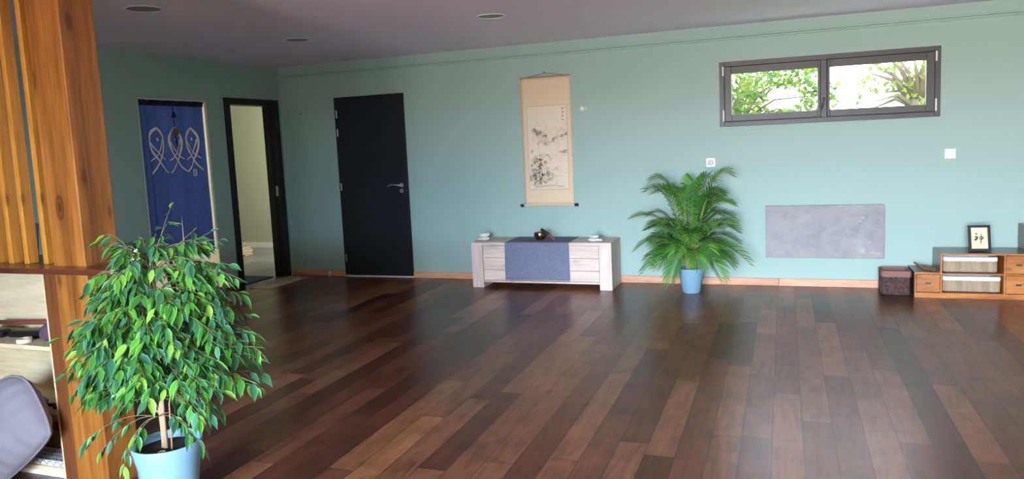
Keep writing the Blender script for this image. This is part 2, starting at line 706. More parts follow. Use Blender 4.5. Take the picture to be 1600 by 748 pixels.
MT['panel'] = wood('brown_stained_panel', lin(74, 38, 16), lin(106, 58, 26), lin(132, 76, 36), 'Z', 1, 0.45, 0.3, 16)
MT['pine'] = wood('raw_pine_board', lin(180, 154, 114), lin(206, 186, 148), lin(222, 206, 174), 'X', 1, 0.6, 0.15, 13, stretch=7)
MT['oak'] = wood('whitewashed_oak', lin(178, 152, 140), lin(214, 190, 176), lin(232, 212, 200), 'X', 1, 0.55, 0.35, 12, stretch=10)
MT['oakz'] = wood('whitewashed_oak_upright', lin(178, 152, 140), lin(214, 190, 176), lin(232, 212, 200), 'Z', 1, 0.55, 0.25, 12, stretch=10)
MT['chest'] = wood('amber_chest_wood', lin(118, 62, 22), lin(172, 102, 44), lin(204, 136, 68), 'X', 1.4, 0.35, 0.8, 14, coat=0.25, stretch=7)
MT['chest_dark'] = wood('dark_chest_wood', lin(58, 44, 38), lin(76, 60, 52), lin(92, 74, 64), 'X', 1.4, 0.3, 0.1, 12, coat=0.25)
MT['runner'] = weave('slate_blue_cotton', lin(104, 104, 122), lin(124, 126, 146), 900, 900, 'XZ', 0.9, 0.2)
MT['denim'] = weave('indigo_cotton', lin(62, 80, 148), lin(96, 116, 186), 700, 700, 'YZ', 0.9, 0.25)
_n = MT['denim'].node_tree
_t = _n.nodes.new('ShaderNodeBsdfTranslucent')
_t.inputs['Color'].default_value = lin(70, 92, 170)
_m = _n.nodes.new('ShaderNodeMixShader')
_m.inputs[0].default_value = 0.3
_n.links.new(_n.nodes['Principled BSDF'].outputs[0], _m.inputs[1])
_n.links.new(_t.outputs[0], _m.inputs[2])
_n.links.new(_m.outputs[0], _n.nodes['Material Output'].inputs['Surface'])
MT['fish'] = plain('cream_resist_print', lin(240, 230, 224), 0.9, var=0.15, bscale=160)
MT['stone'] = stone_mat()
MT['leaf'] = tinted('glossy_leaf', 0.36, 0.5, 0.25)
MT['palm'] = tinted('palm_leaf', 0.42, 0.5, 0.25)
MT['tree_leaf'] = tinted('sunlit_leaf', 0.6, 0.3, 0.5)
MT['bark'] = plain('pale_bark', lin(172, 134, 104), 0.75, bump=0.5, bscale=60, var=0.18)
MT['stalk'] = plain('palm_stalk', lin(150, 158, 84), 0.6, bscale=20, var=0.2)
MT['pot'] = plain('sky_blue_plastic', lin(124, 160, 178), 0.42, var=0.02)
MT['soil'] = plain('potting_soil', lin(52, 42, 38), 0.95, bump=1.0, bscale=120, var=0.6)
MT['paper'] = plain('cream_paper', lin(226, 204, 172), 0.85, var=0.02)
MT['ink'] = plain('black_ink', lin(24, 24, 30), 0.7)
MT['black'] = plain('black_plastic', lin(16, 16, 18), 0.4)
MT['bronze'] = plain('hammered_bronze', (0.34, 0.2, 0.1, 1), 0.24, 1.0, bump=0.6, bscale=90, var=0.3)
MT['red_wood'] = plain('red_brown_wood', lin(124, 62, 48), 0.4, var=0.15)
MT['pebble'] = plain('white_pebble', lin(222, 216, 206), 0.7, bump=0.3, bscale=40, var=0.05)
MT['pebble2'] = plain('speckled_pebble', lin(196, 202, 204), 0.7, bump=0.3, bscale=45, var=0.35)
MT['wicker'] = weave('dark_wicker', lin(34, 22, 20), lin(112, 88, 82), 420, 260, 'XZ', 0.7, 1.0)
MT['liner'] = plain('brown_cotton_liner', lin(134, 94, 84), 0.9, bump=0.2, bscale=50)
MT['bamboo'] = wood('split_bamboo', lin(122, 98, 72), lin(160, 134, 104), lin(190, 166, 134), 'Z', 1.5, 0.55, 0, 20, stretch=8)
MT['linen'] = plain('white_linen', lin(222, 226, 230), 0.9, var=0.02)
MT['cushion'] = plain('mauve_grey_cotton', lin(122, 114, 120), 0.9, bump=0.15, bscale=300, var=0.03)
MT['mat'] = plain('beige_doormat', lin(176, 164, 152), 0.95, bump=0.4, bscale=300, var=0.08)
MT['mat2'] = plain('cork_doormat', lin(206, 152, 112), 0.95, bump=0.4, bscale=300, var=0.08)
MT['navy'] = plain('navy_doormat', lin(58, 68, 92), 0.95, bump=0.5, bscale=200, var=0.2)
MT['felt'] = plain('brown_amber', lin(122, 84, 34), 0.5, var=0.3, bscale=80)
MT['grey_lens'] = plain('smoked_diffuser', lin(150, 146, 154), 0.6)
MT['glass'] = None
gm, gn, gb = newmat('window_glass')
gb.inputs['Base Color'].default_value = (1, 1, 1, 1)
gb.inputs['Roughness'].default_value = 0.0
gb.inputs['IOR'].default_value = 1.02
gb.inputs['Transmission Weight'].default_value = 1.0
MT['glass'] = gm
bm_, bn_, bb_ = newmat('opal_globe')
bb_.inputs['Base Color'].default_value = lin(240, 240, 222)
bb_.inputs['Roughness'].default_value = 0.3
bb_.inputs['Emission Color'].default_value = (1, 0.97, 0.85, 1)
bb_.inputs['Emission Strength'].default_value = 0.0
MT['globe'] = bm_

# ------------------------------------------------------------------ the room
XL, XR, YN, YB, H = -5.655, 4.2, -4.5, 7.49, 2.5
TW = 0.15

struct(MB().box(XL - 0.075, XR, YN, YB + 0.02, -0.08, 0.0).build('floor', MT['floor'], origin=(0, 0, 0)))
struct(MB().box(XL, XR, YN, YB, H, H + 0.08).build('ceiling', MT['ceiling'], origin=(0, 0, H)))
# back wall with the door and the window openings
DX0, DX1, DZ = -4.905, -3.995, 2.098
WX0, WX1, WZ0, WZ1 = -0.58, 1.29, 1.545, 2.158
b = MB()
b.box(XL - 0.15, DX0, YB, YB + 0.3, 0, H).box(DX0, DX1, YB, YB + 0.3, DZ, H).box(DX1, WX0, YB, YB + 0.3, 0, H)
b.box(WX0, WX1, YB, YB + 0.3, 0, WZ0).box(WX0, WX1, YB, YB + 0.3, WZ1, H).box(WX1, XR + 0.15, YB, YB + 0.3, 0, H)
b.box(DX0, DX1, YB + 0.25, YB + 0.3, 0, DZ)
struct(b.build('wall_back', MT['paint'], origin=(0, YB, 0)))
# left wall with the curtained opening and the doorway
NY0, NY1, NZ = 5.377, 6.27, 2.066
FY0, FY1, FZ = 6.522, 7.436, 2.112
b = MB()
b.box(XL - TW, XL, YN, NY0, 0, H).box(XL - TW, XL, NY0, NY1, NZ, H).box(XL - TW, XL, NY1, FY0, 0, H)
b.box(XL - TW, XL, FY0, FY1, FZ, H).box(XL - TW, XL, FY1, YB, 0, H)
struct(b.build('wall_left', MT['paint'], origin=(XL, 3, 0)))
struct(MB().box(XR, XR + 0.15, YN, YB, 0, H).build('wall_right', MT['paint']))
# wall behind the camera, mostly glazed
b = MB()
b.box(XL, -3.0, YN - 0.2, YN, 0, H).box(1.4, XR, YN - 0.2, YN, 0, H).box(-3.0, 1.4, YN - 0.2, YN, 2.4, H)
struct(b.build('wall_near', MT['paint']))
b = MB()
for x in (-3.0, -0.83, 1.34):
    b.box(x, x + 0.06, YN - 0.12, YN - 0.06, 0, 2.4)
b.box(-3.0, 1.4, YN - 0.12, YN - 0.06, 2.34, 2.4).box(-3.0, 1.4, YN - 0.12, YN - 0.06, 0, 0.05)
struct(b.build('window_2', MT['window_grey']))

struct(MB().box(XL, -2.1, -2.35, -2.2, 0, H).build('wall_light_blocker', MT['paint']))  # added out of view to block daylight from the left side
# cream reveal lining of the curtained opening
b = MB()
b.box(XL - TW, XL + 0.002, NY1 - 0.012, NY1, 0.075, NZ).box(XL - TW, XL + 0.002, NY0, NY0 + 0.012, 0.075, NZ)
b.box(XL - TW, XL + 0.002, NY0 + 0.012, NY1 - 0.012, NZ - 0.012, NZ)
struct(b.build('trim_1', MT['cream']))
# wooden foot of the reveal
b = MB()
b.box(XL - TW, XL + 0.014, NY1 - 0.018, NY1, 0, 0.075)
struct(b.build('trim_2', MT['skirting']))
# cornice moulding along the back wall
b = MB()
b.box(XL, XR, YB - 0.030, YB, 2.384, 2.402).box(XL, XR, YB - 0.018, YB, 2.364, 2.383)
struct(b.build('trim_3', MT['paint'], bevel=0.003))
# baseboards
for nm, x0, x1 in (('baseboard_back_left', XL, DX0), ('baseboard_back_middle', DX1, -0.057), ('baseboard_back_right', -0.054, XR)):
    struct(MB().box(x0, x1, YB - 0.015, YB, 0, 0.072).build(nm, MT['skirting'], bevel=0.003))
b = MB()
b.box(XL, XL + 0.014, NY1, FY0, 0, 0.072)
struct(b.build('baseboard_left', MT['skirting_dark'], bevel=0.003))
struct(MB().box(XL, XL + 0.014, YN, NY0, 0, 0.072).build('baseboard_left_front', MT['skirting_dark'], bevel=0.003))

# ---- rooms beyond the left wall
b = MB()
b.box(-9.8, XL - 0.075, 2.4, 10.0, -0.08, -0.002)
struct(b.build('floor_beyond', MT['tiles'], origin=(0, 0, 0)))
struct(MB().box(-9.8, XL - 0.15, 2.4, 9.8, H, H + 0.08).build('ceiling_beyond', MT['ceiling']))
b = MB()
b.box(-9.8, -5.5, 9.65, 9.8, 0, H).box(XL - 0.15, XL, 7.79, 9.65, 0, H)
struct(b.build('wall_beyond', MT['pale_green']))
struct(MB().box(-9.8, -9.65, 2.4, 9.65, 0, H).build('wall_beyond_left', MT['pale_green']))
struct(MB().box(-9.65, XL - 0.15, 6.37, 6.45, 0, H).build('wall_partition', MT['cream']))
struct(MB().box(-7.15, -7.05, 2.4, 6.37, 0, H).build('wall_corridor', MT['cream']))
struct(MB().box(-9.65, XL - 0.15, 2.4, 2.5, 0, H).build('wall_corridor_end', MT['cream']))
struct(MB().box(-9.6, XL - 0.15, 9.635, 9.65, 0, 0.085).build('baseboard_beyond', MT['white']))

# ---- door_1: black flush door in the back wall
d = MB().box(DX0 + 0.004, DX1 - 0.004, YB - 0.012, YB + 0.035, 0.018, DZ - 0.004).build('door_1', MT['door_black'], bevel=0.002)
struct(d)
for z0, z1 in ((1.862, 1.95), (1.651, 1.735), (1.02, 1.105), (0.178, 0.265)):
    MB().tube([(DX0 + 0.032, YB - 0.018, z0), (DX0 + 0.032, YB - 0.018, z1)], 0.007, 10).build('hinge', MT['chrome'], d)
hb = MB()
hb.lathe([(0.0, 0.012), (0.024, 0.011), (0.026, 0.004), (0.026, 0)], n=24, T=Matrix.Translation((-4.079, YB - 0.012, 1.066)) @ Matrix.Rotation(pi / 2, 4, 'X'))
hb.tube([(-4.079, YB - 0.012, 1.066), (-4.079, YB - 0.052, 1.066), (-4.09, YB - 0.06, 1.066), (-4.14, YB - 0.062, 1.073), (-4.19, YB - 0.06, 1.073), (-4.225, YB - 0.055, 1.064), (-4.243, YB - 0.052, 1.056)],
        [0.009, 0.009, 0.0095, 0.0085, 0.0075, 0.0065, 0.005], 12)
hb.build('door_handle', MT['chrome'], d, smooth=True, flat_angle=40)
lk = MB().lathe([(0.0, 0.010), (0.022, 0.009), (0.025, 0.004), (0.025, 0)], n=24, T=Matrix.Translation((-4.082, YB - 0.012, 1.0)) @ Matrix.Rotation(pi / 2, 4, 'X')).build('lock_plate', MT['chrome'], d, smooth=True, flat_angle=40)
MB().box(-4.085, -4.079, YB - 0.024, YB - 0.02, 0.992, 1.008).build('keyhole', MT['black'], lk)
struct(MB().box(DX0, DX1, YB - 0.008, YB + 0.2, 0.0, 0.013).build('trim_4', MT['white']))

# ---- door_2: the black frame of the open doorway in the left wall
b = MB()
JW = 0.085
b.box(XL - TW - 0.01, XL + 0.016, FY0, FY0 + JW, 0, FZ)
b.box(XL - TW - 0.01, XL + 0.016, FY1 - JW, FY1, 0, FZ)
b.box(XL - TW - 0.01, XL + 0.016, FY0 + JW, FY1 - JW, FZ - 0.07, FZ)
b.box(XL - 0.1, XL - 0.06, FY0 + JW, FY0 + JW + 0.014, 0, FZ - 0.07)
b.box(XL - 0.1, XL - 0.06, FY1 - JW - 0.014, FY1 - JW, 0, FZ - 0.07)
d2 = struct(b.build('door_2', MT['black_metal'], bevel=0.003))
MB().box(XL - 0.05, XL - 0.02, FY1 - JW - 0.003, FY1 - JW + 0.001, 0.98, 1.1).build('strike_plate', MT['chrome'], d2)

# ---- window_1
b = MB()
FW = 0.045
y0, y1 = YB - 0.012, YB + 0.06
b.box(WX0, WX0 + FW, y0, y1, WZ0, WZ1).box(WX1 - FW, WX1, y0, y1, WZ0, WZ1)
b.box(WX0 + FW, WX1 - FW, y0, y1, WZ1 - FW, WZ1).box(WX0 + FW, WX1 - FW, y0, y1, WZ0, WZ0 + FW)
b.box(0.318, 0.372, y0 + 0.004, y1, WZ0 + FW, WZ1 - FW)
b.box(WX0 + 0.02, WX0 + 0.075, YB + 0.0305, y1 - 0.001, WZ0 + 0.02, WZ1 - 0.02).box(WX1 - 0.075, WX1 - 0.02, YB + 0.0305, y1 - 0.001, WZ0 + 0.02, WZ1 - 0.02)
b.box(WX0 + 0.075, WX1 - 0.075, YB + 0.0305, y1 - 0.001, WZ1 - 0.075, WZ1 - 0.02).box(WX0 + 0.075, WX1 - 0.075, YB + 0.0305, y1 - 0.001, WZ0 + 0.02, WZ0 + 0.075)
b.box(0.30, 0.39, YB + 0.0305, y1 - 0.001, WZ0 + 0.075, WZ1 - 0.075)
w = struct(b.build('window_1', MT['window_grey'], bevel=0.003))
for sx0, sx1, hx, s_ in ((WX0 + FW + 0.004, 0.330, WX0 + 0.036, 1), (0.360, WX1 - FW - 0.004, WX1 - 0.036, -1)):
    sb = MB()
    gx0, gx1 = (-0.468, 0.293) if s_ == 1 else (0.397, 1.176)
    gz0, gz1 = 1.655, 2.043
    z0, z1 = WZ0 + FW + 0.004, WZ1 - FW - 0.004
    ya, yb = YB - 0.026, YB + 0.03
    if s_ == 1:
        sx1 = 0.316
    else:
        sx0 = 0.374
    sb.box(sx0, gx0, ya, yb, z0, z1).box(gx1, sx1, ya, yb, z0, z1).box(gx0, gx1, ya, yb, z0, gz0).box(gx0, gx1, ya, yb, gz1, z1)
    so = sb.build('window_sash', MT['window_grey'], w, bevel=0.003)
    MB().box(gx0 - 0.004, gx1 + 0.004, YB, YB + 0.006, gz0 - 0.004, gz1 + 0.004).build('window_pane', MT['glass'], so)
    for hz0, hz1 in ((WZ0 + 0.05, WZ0 + 0.16), (WZ1 - 0.13, WZ1 - 0.045)):
        MB().tube([(hx, YB - 0.02, hz0), (hx, YB - 0.02, hz1)], 0.008, 8).build('hinge', MT['white'], so)
hb = MB().box(0.335, 0.357, YB - 0.016, YB - 0.006, 1.70, 1.77)
hb.tube([(0.346, YB - 0.012, 1.765), (0.346, YB - 0.045, 1.765), (0.343, YB - 0.05, 1.74), (0.333, YB - 0.048, 1.69), (0.325, YB - 0.046, 1.655)], [0.008, 0.008, 0.008, 0.007, 0.005], 8)
hb.build('window_handle', MT['window_grey'], w, smooth=True, flat_angle=40)

# ------------------------------------------------------------------ timber post, slats, counter and shelving
PX0, PX1, PY0, PY1 = -3.108, -2.912, 2.4, 2.578
tag(MB().box(PX0, PX1, PY0, PY1, 0, H).build('timber_post', MT['post'], bevel=0.005),
    'thick honey stained knotty wooden post rising through the dark counter board', 'post')

# slatted screen above the counter
proto_mesh = None
slat_x = [-3.222 - 0.0 * 0, -3.347, -3.449, -3.55, -3.65, -3.75, -3.85, -3.95, -4.05, -4.15, -4.25]
labels = ['golden wooden screen slat standing against the thick post',
          'golden wooden screen slat second from the thick post',
          'golden wooden screen slat third from the thick post',
          'golden wooden screen slat at the left edge of the picture above the counter']
for i, x in enumerate(slat_x):
    if proto_mesh is None:
        o = MB().box(x, x + 0.030, 2.44, 2.492, 1.0352, H - 0.001).build('screen_slat', MT['slat'], bevel=0.002)
        proto_mesh = o
    else:
        o = proto_mesh.copy()
        COL.objects.link(o)
        o.location = (x + 0.015, proto_mesh.location.y, 1.0352)
    tag(o, labels[min(i, 3)], 'slat', 'upright slats of the wooden screen')

# counter board with rounded end
def board_strips():
    bb = MB()
    z0, z1 = 1.010, 1.035
    bb.box(-4.3, PX0, 2.33, 2.70, z0, z1)
    bb.box(PX0, PX1, 2.33, PY0, z0, z1)
    bb.box(PX0, PX1, PY1, 2.70, z0, z1)
    pr = [(PX1, 2.33), (-2.76, 2.33)]
    for k in range(1, 15):
        t = -pi / 2 + k / 14 * pi * 0.62
        pr.append((-2.76 + 0.14 * cos(t), 2.47 + 0.14 * sin(t)))
    pr += [(-2.76, 2.62), (-2.80, 2.70), (PX1, 2.70)]
    bb.prism(pr, z0, z1)
    return bb


tag(board_strips().build('counter_board', MT['board']),
    'dark reddish brown counter board with a rounded end wrapped around the thick post', 'counter top')

# shelving unit under the counter
SU = thing('shelf_unit', (-4.0, 2.55, 0), 'low raw pine shelf unit with brown side under the dark counter board', 'shelf')
MB().box(-3.186, -3.110, 2.402, 2.70, 0.0, 1.0095).build('side_panel', MT['panel'], SU, bevel=0.002)
MB().box(-3.198, -3.1865, 2.404, 2.70, 0.0, 1.0095).build('edge_strip', MT['pine'], SU, bevel=0.001)
MB().box(-4.26, -3.1985, 2.69, 2.71, 0.0, 1.0095).build('back_panel', MT['pine'], SU)
for z in (0.628, 0.321):
    MB().box(-4.26, -3.1985, 2.42, 2.6895, z, z + 0.02).build('shelf', MT['pine'], SU, bevel=0.001)
MB().box(-4.26, -3.1985, 2.42, 2.6895, 0.03, 0.055).build('shelf', MT['pine'], SU, bevel=0.001)
MB().box(-4.26, -3.1985, 2.435, 2.455, 0.0, 0.0295).build('plinth', MT['white'], SU)
MB().box(-4.28, -4.2605, 2.402, 2.70, 0.0, 1.0095).build('side_panel', MT['panel'], SU)

# things on the shelves
tag(MB().tube([(-3.84, 2.62, 0.692), (-3.65, 2.61, 0.7), (-3.22, 2.60, 0.722)], [0.012, 0.012, 0.012], 12).build('lacquered_stick', MT['red_wood'], smooth=True),
    'long red lacquered stick lying at the back of the upper shelf', 'stick')
tag(MB().box(-3.84, -3.64, 2.5, 2.56, 0.649, 0.69, T=rotm('Z', -4, (-3.8, 2.53, 0))).build('long_case', MT['black'], bevel=0.012),
    'long black case on the upper shelf, left one', 'case')
tag(MB().box(-3.62, -3.40, 2.52, 2.565, 0.649, 0.683, T=rotm('Z', 8, (-3.5, 2.54, 0))).build('glasses_case', MT['black'], bevel=0.012),
    'black case beside the purple pouch on the upper shelf', 'case')
tr_ = thing('tape_roll', (-3.44, 2.455, 0.6485), 'pale roll of sticky tape at the front of the upper shelf', 'tape')
MB().lathe([(0.019, 0), (0.034, 0), (0.034, 0.019), (0.019, 0.019), (0.019, 0)], c=(-3.44, 2.462, 0.6485), n=28).build('tape', MT['paper'], tr_, smooth=True, flat_angle=40)
pm = MB()


def pouch(u, v):
    a = u * 2 * pi
    ph = (v - 0.5) * pi
    r = (1 + 0.12 * sin(5 * a + 3 * v) + 0.06 * sin(11 * a))
    return Vector((-3.292 + 0.052 * r * cos(ph) * cos(a) + 0.012 * (v - 0.5), 2.49 + 0.042 * r * cos(ph) * sin(a), 0.702 + 0.046 * sin(ph) + 0.01 * cos(a) * cos(ph)))


pm.grid(pouch, 36, 16)
tag(pm.build('drawstring_pouch', plain('plum_cloth', lin(80, 58, 70), 0.85, bump=0.4, bscale=60), smooth=True),
    'crumpled dark plum cloth pouch against the side of the upper shelf', 'pouch')
rc = MB()
rc.tube([(-3.80, 2.56, 0.3645), (-3.68, 2.545, 0.3655), (-3.55, 2.52, 0.3645), (-3.40, 2.485, 0.360), (-3.36, 2.475, 0.357)], [0.021, 0.022, 0.021, 0.017, 0.014], 14)
tag(rc.build('rolled_cloth', plain('pale_blue_cloth', lin(150, 172, 196), 0.9, bump=0.3, bscale=50), smooth=True),
    'rolled pale blue cloth on the lower shelf above the cushion', 'cloth')
tag(MB().tube([(-3.375, 2.442, 0.351), (-3.225, 2.462, 0.353)], 0.0095, 10).build('pen_case', MT['black'], smooth=True, flat_angle=50),
    'black rod lying at the right end of the lower shelf', 'pen')
tag(MB().box(-3.262, -3.21, 2.50, 2.56, 0.3415, 0.385).build('black_box', MT['black'], bevel=0.006),
    'small black box in the back corner of the lower shelf', 'box')
tag(MB().box(-3.256, -3.206, 2.425, 2.437, 0.3415, 0.36).build('small_clip', MT['black'], bevel=0.004),
    'small black clip at the front edge of the lower shelf', 'clip')
tag(MB().box(-3.84, -3.21, 2.56, 2.65, 0.0555, 0.17).build('storage_box', MT['panel'], bevel=0.003),
    'low brown wooden box at the back of the bottom shelf', 'box')
# patterned cloth: navy scallops on white
pc = MB()
pc.box(-3.62, -3.215, 2.43, 2.55, 0.0555, 0.082)


def arc(cx, cz, r, w, yy):
    vs, fs = [], []
    for k in range(15):
        t = pi * k / 14
        for rr_ in (r - w / 2, r + w / 2):
            vs.append((cx + rr_ * cos(t), yy - 0.0, cz + rr_ * sin(t)))
    for k in range(14):
        fs.append((2 * k, 2 * k + 1, 2 * k + 3, 2 * k + 2))
    return vs, fs


for row in range(3):
    for k in range(9):
        cx = -3.60 + k * 0.048 + (row % 2) * 0.024
        for r_ in (0.022, 0.012):
            vs, fs = arc(0, 0, r_, 0.004, 0)
            V2 = []
            for p in vs:
                X = cx + p[0]
                Yp = 2.432 + row * 0.034 + p[2]
                V2.append((min(max(X, -3.619), -3.216), min(Yp, 2.549), 0.0828))
            pc.add(V2, fs, 1)
for k in range(9):
    vs, fs = arc(-3.595 + k * 0.046, 0.0575, 0.02, 0.004, 2.4295)
    pc.add([(min(max(p[0], -3.619), -3.216), 2.4295, p[2]) for p in vs], fs, 1)
tag(pc.build('folded_cloth', [MT['linen'], plain('navy_print', lin(26, 40, 78), 0.9)]),
    'white cloth with navy scallop pattern folded on the bottom shelf', 'cloth')

# grey cushion leaning in front of the shelves, one corner on the floor
cu = MB()
CR = Vector((-3.085, 2.285, 0.262))         # right corner
S = 0.50
ax_up = Vector((-0.60, 0.10, 0.80)).normalized()
ax_dn = Vector((-0.885, -0.02, -0.45))
ax_dn = (ax_dn - ax_up * ax_dn.dot(ax_up)).normalized()
nrm = ax_up.cross(ax_dn).normalized()
if nrm.y > 0:
    nrm = -nrm


def cushion_pt(u, v, side):
    a, b_ = 2 * u - 1, 2 * v - 1
    # pull corners and bulge sides
    ru = a * (1 - 0.10 * (b_ ** 2)) if True else a
    rv = b_ * (1 - 0.10 * (a ** 2))
    ru, rv = a * (1 + 0.07 * (1 - b_ * b_) - 0.05 * (a * b_) ** 4), b_ * (1 + 0.07 * (1 - a * a) - 0.05 * (a * b_) ** 4)
    t = max(0.0, (1 - a * a)) ** 0.55 * max(0.0, (1 - b_ * b_)) ** 0.55
    wr = (0.006 * sin(17 * v + 2 * u) + 0.004 * sin(41 * v - 5 * u + 1)) * (1 - u) ** 1.5 * t ** 0.3 + 0.005 * sin(33 * u + 3 * v) * abs(b_) ** 2 * t ** 0.3
    ru *= 1 - 0.16 * max(0, a) * b_ ** 4
    rv *= 1 - 0.10 * max(0, a) ** 3
    P = CR + ax_up * (0.185 * (1 + ru)) + ax_dn * (S / 2 * (1 + rv))
    return P + nrm * (side * 0.112 * t + wr * side)


cu.grid(lambda u, v: cushion_pt(u, v, 1), 64, 64)
cu.grid(lambda u, v: cushion_pt(1 - u, v, -1), 64, 64)
edge = []
for k in range(12):
    edge.append(cushion_pt(k / 12, 0, 0))
for k in range(12):
    edge.append(cushion_pt(1, k / 12, 0))
for k in range(12):
    edge.append(cushion_pt(1 - k / 12, 1, 0))
for k in range(13):
    edge.append(cushion_pt(0, 1 - k / 12, 0))
zmin = min(p[2] for p in cu.v)
cu.v = [(p[0], p[1], p[2] - zmin + 0.002) for p in cu.v]
edge = [p + Vector((0, 0, 0.002 - zmin + 0.004)) for p in edge]
zmin = 0.0
CU = thing('floor_cushion', (CR.x - 0.3, CR.y, zmin), 'big mauve grey square cushion leaning on one corner against the low shelves', 'cushion')
cu.build('cushion_cover', MT['cushion'], CU, smooth=True)
MB().tube(edge, 0.006, 8, cap=False).build('piping', MT['cushion'], CU, smooth=True)

# behind the slats on the counter
fr = MB()
T = Matrix.Translation((-3.60, 2.62, 1.0365)) @ Matrix.Rotation(radians(38), 4, 'Z') @ Matrix.Rotation(radians(-16), 4, 'X')
fr.box(-0.07, 0.07, -0.006, 0.006, 0, 0.018, T=T).box(-0.07, 0.07, -0.006, 0.006, 0.15, 0.168, T=T).box(-0.07, -0.052, -0.006, 0.006, 0.018, 0.15, T=T).box(0.052, 0.07, -0.006, 0.006, 0.018, 0.15, T=T).box(-0.052, 0.052, -0.002, 0.006, 0.018, 0.15, T=T)
tag(fr.build('small_picture_frame', MT['black'], bevel=0.001), 'black frame leaning behind the slats near the thick post', 'picture frame')
cr = MB()
random.seed(3)


def crump(u, v):
    return Vector((-3.80 + 0.14 * u, 2.56 + 0.07 * v, 1.0372 + 0.03 * abs(sin(9 * u + 5 * v)) * sin(pi * u) * sin(pi * v) + 0.012 * abs(sin(21 * u * v + 2)) * sin(pi * u)))


cr.grid(crump, 24, 12)
tag(cr.build('crumpled_paper', MT['white'], solid=0.0015), 'crumpled white paper on the counter behind the slats', 'paper')
vb = MB().lathe([(0.0, 0), (0.03, 0), (0.034, 0.03), (0.026, 0.09), (0.018, 0.13), (0.024, 0.17), (0.03, 0.2), (0.02, 0.235), (0.0, 0.24)], c=(-3.92, 2.6, 1.0355), n=20)
tag(vb.build('wooden_figurine', MT['chest_dark'], smooth=True), 'dark carved figurine on the counter behind the leftmost slats', 'figurine')
# folded white card on the rounded end of the counter
wc = MB()
c0 = Vector((-2.875, 2.56, 1.0358))
wc.add([c0, c0 + Vector((0.045, -0.02, 0)), c0 + Vector((0.030, 0.0, 0.05)), c0 + Vector((-0.018, 0.02, 0.055)),
        c0 + Vector((0.075, 0.03, 0)), c0 + Vector((0.065, 0.03, 0.05))],
       [(0, 1, 2, 3), (1, 4, 5, 2)])
tag(wc.build('folded_card', MT['white'], solid=0.0015), 'white folded card standing on the rounded end of the counter', 'card')

# ------------------------------------------------------------------ noren curtain
NX = -5.682
CY0, CY1 = 5.40, 6.235
CZ0, CZ1 = 0.512, 2.035


def cloth_x(y, z):
    u = (y - CY0) / (CY1 - CY0)
    dn = (CZ1 - z) / (CZ1 - CZ0)
    f = 0.009 * sin(u * 2 * pi * 4.6 + 0.6) * (1 - 0.55 * dn) + 0.004 * sin(u * 2 * pi * 9 + 2 + dn * 2) * (1 - 0.8 * dn)
    f += 0.010 * sin(u * 2 * pi * 1.2 + 1) * dn
    f += 0.016 * math.exp(-((u - 0.085) / 0.022) ** 2) + 0.008 * math.exp(-((u - 0.72) / 0.02) ** 2) * (1 - 0.5 * dn)
    if y > 5.823:
        f += 0.0006
    return NX + f


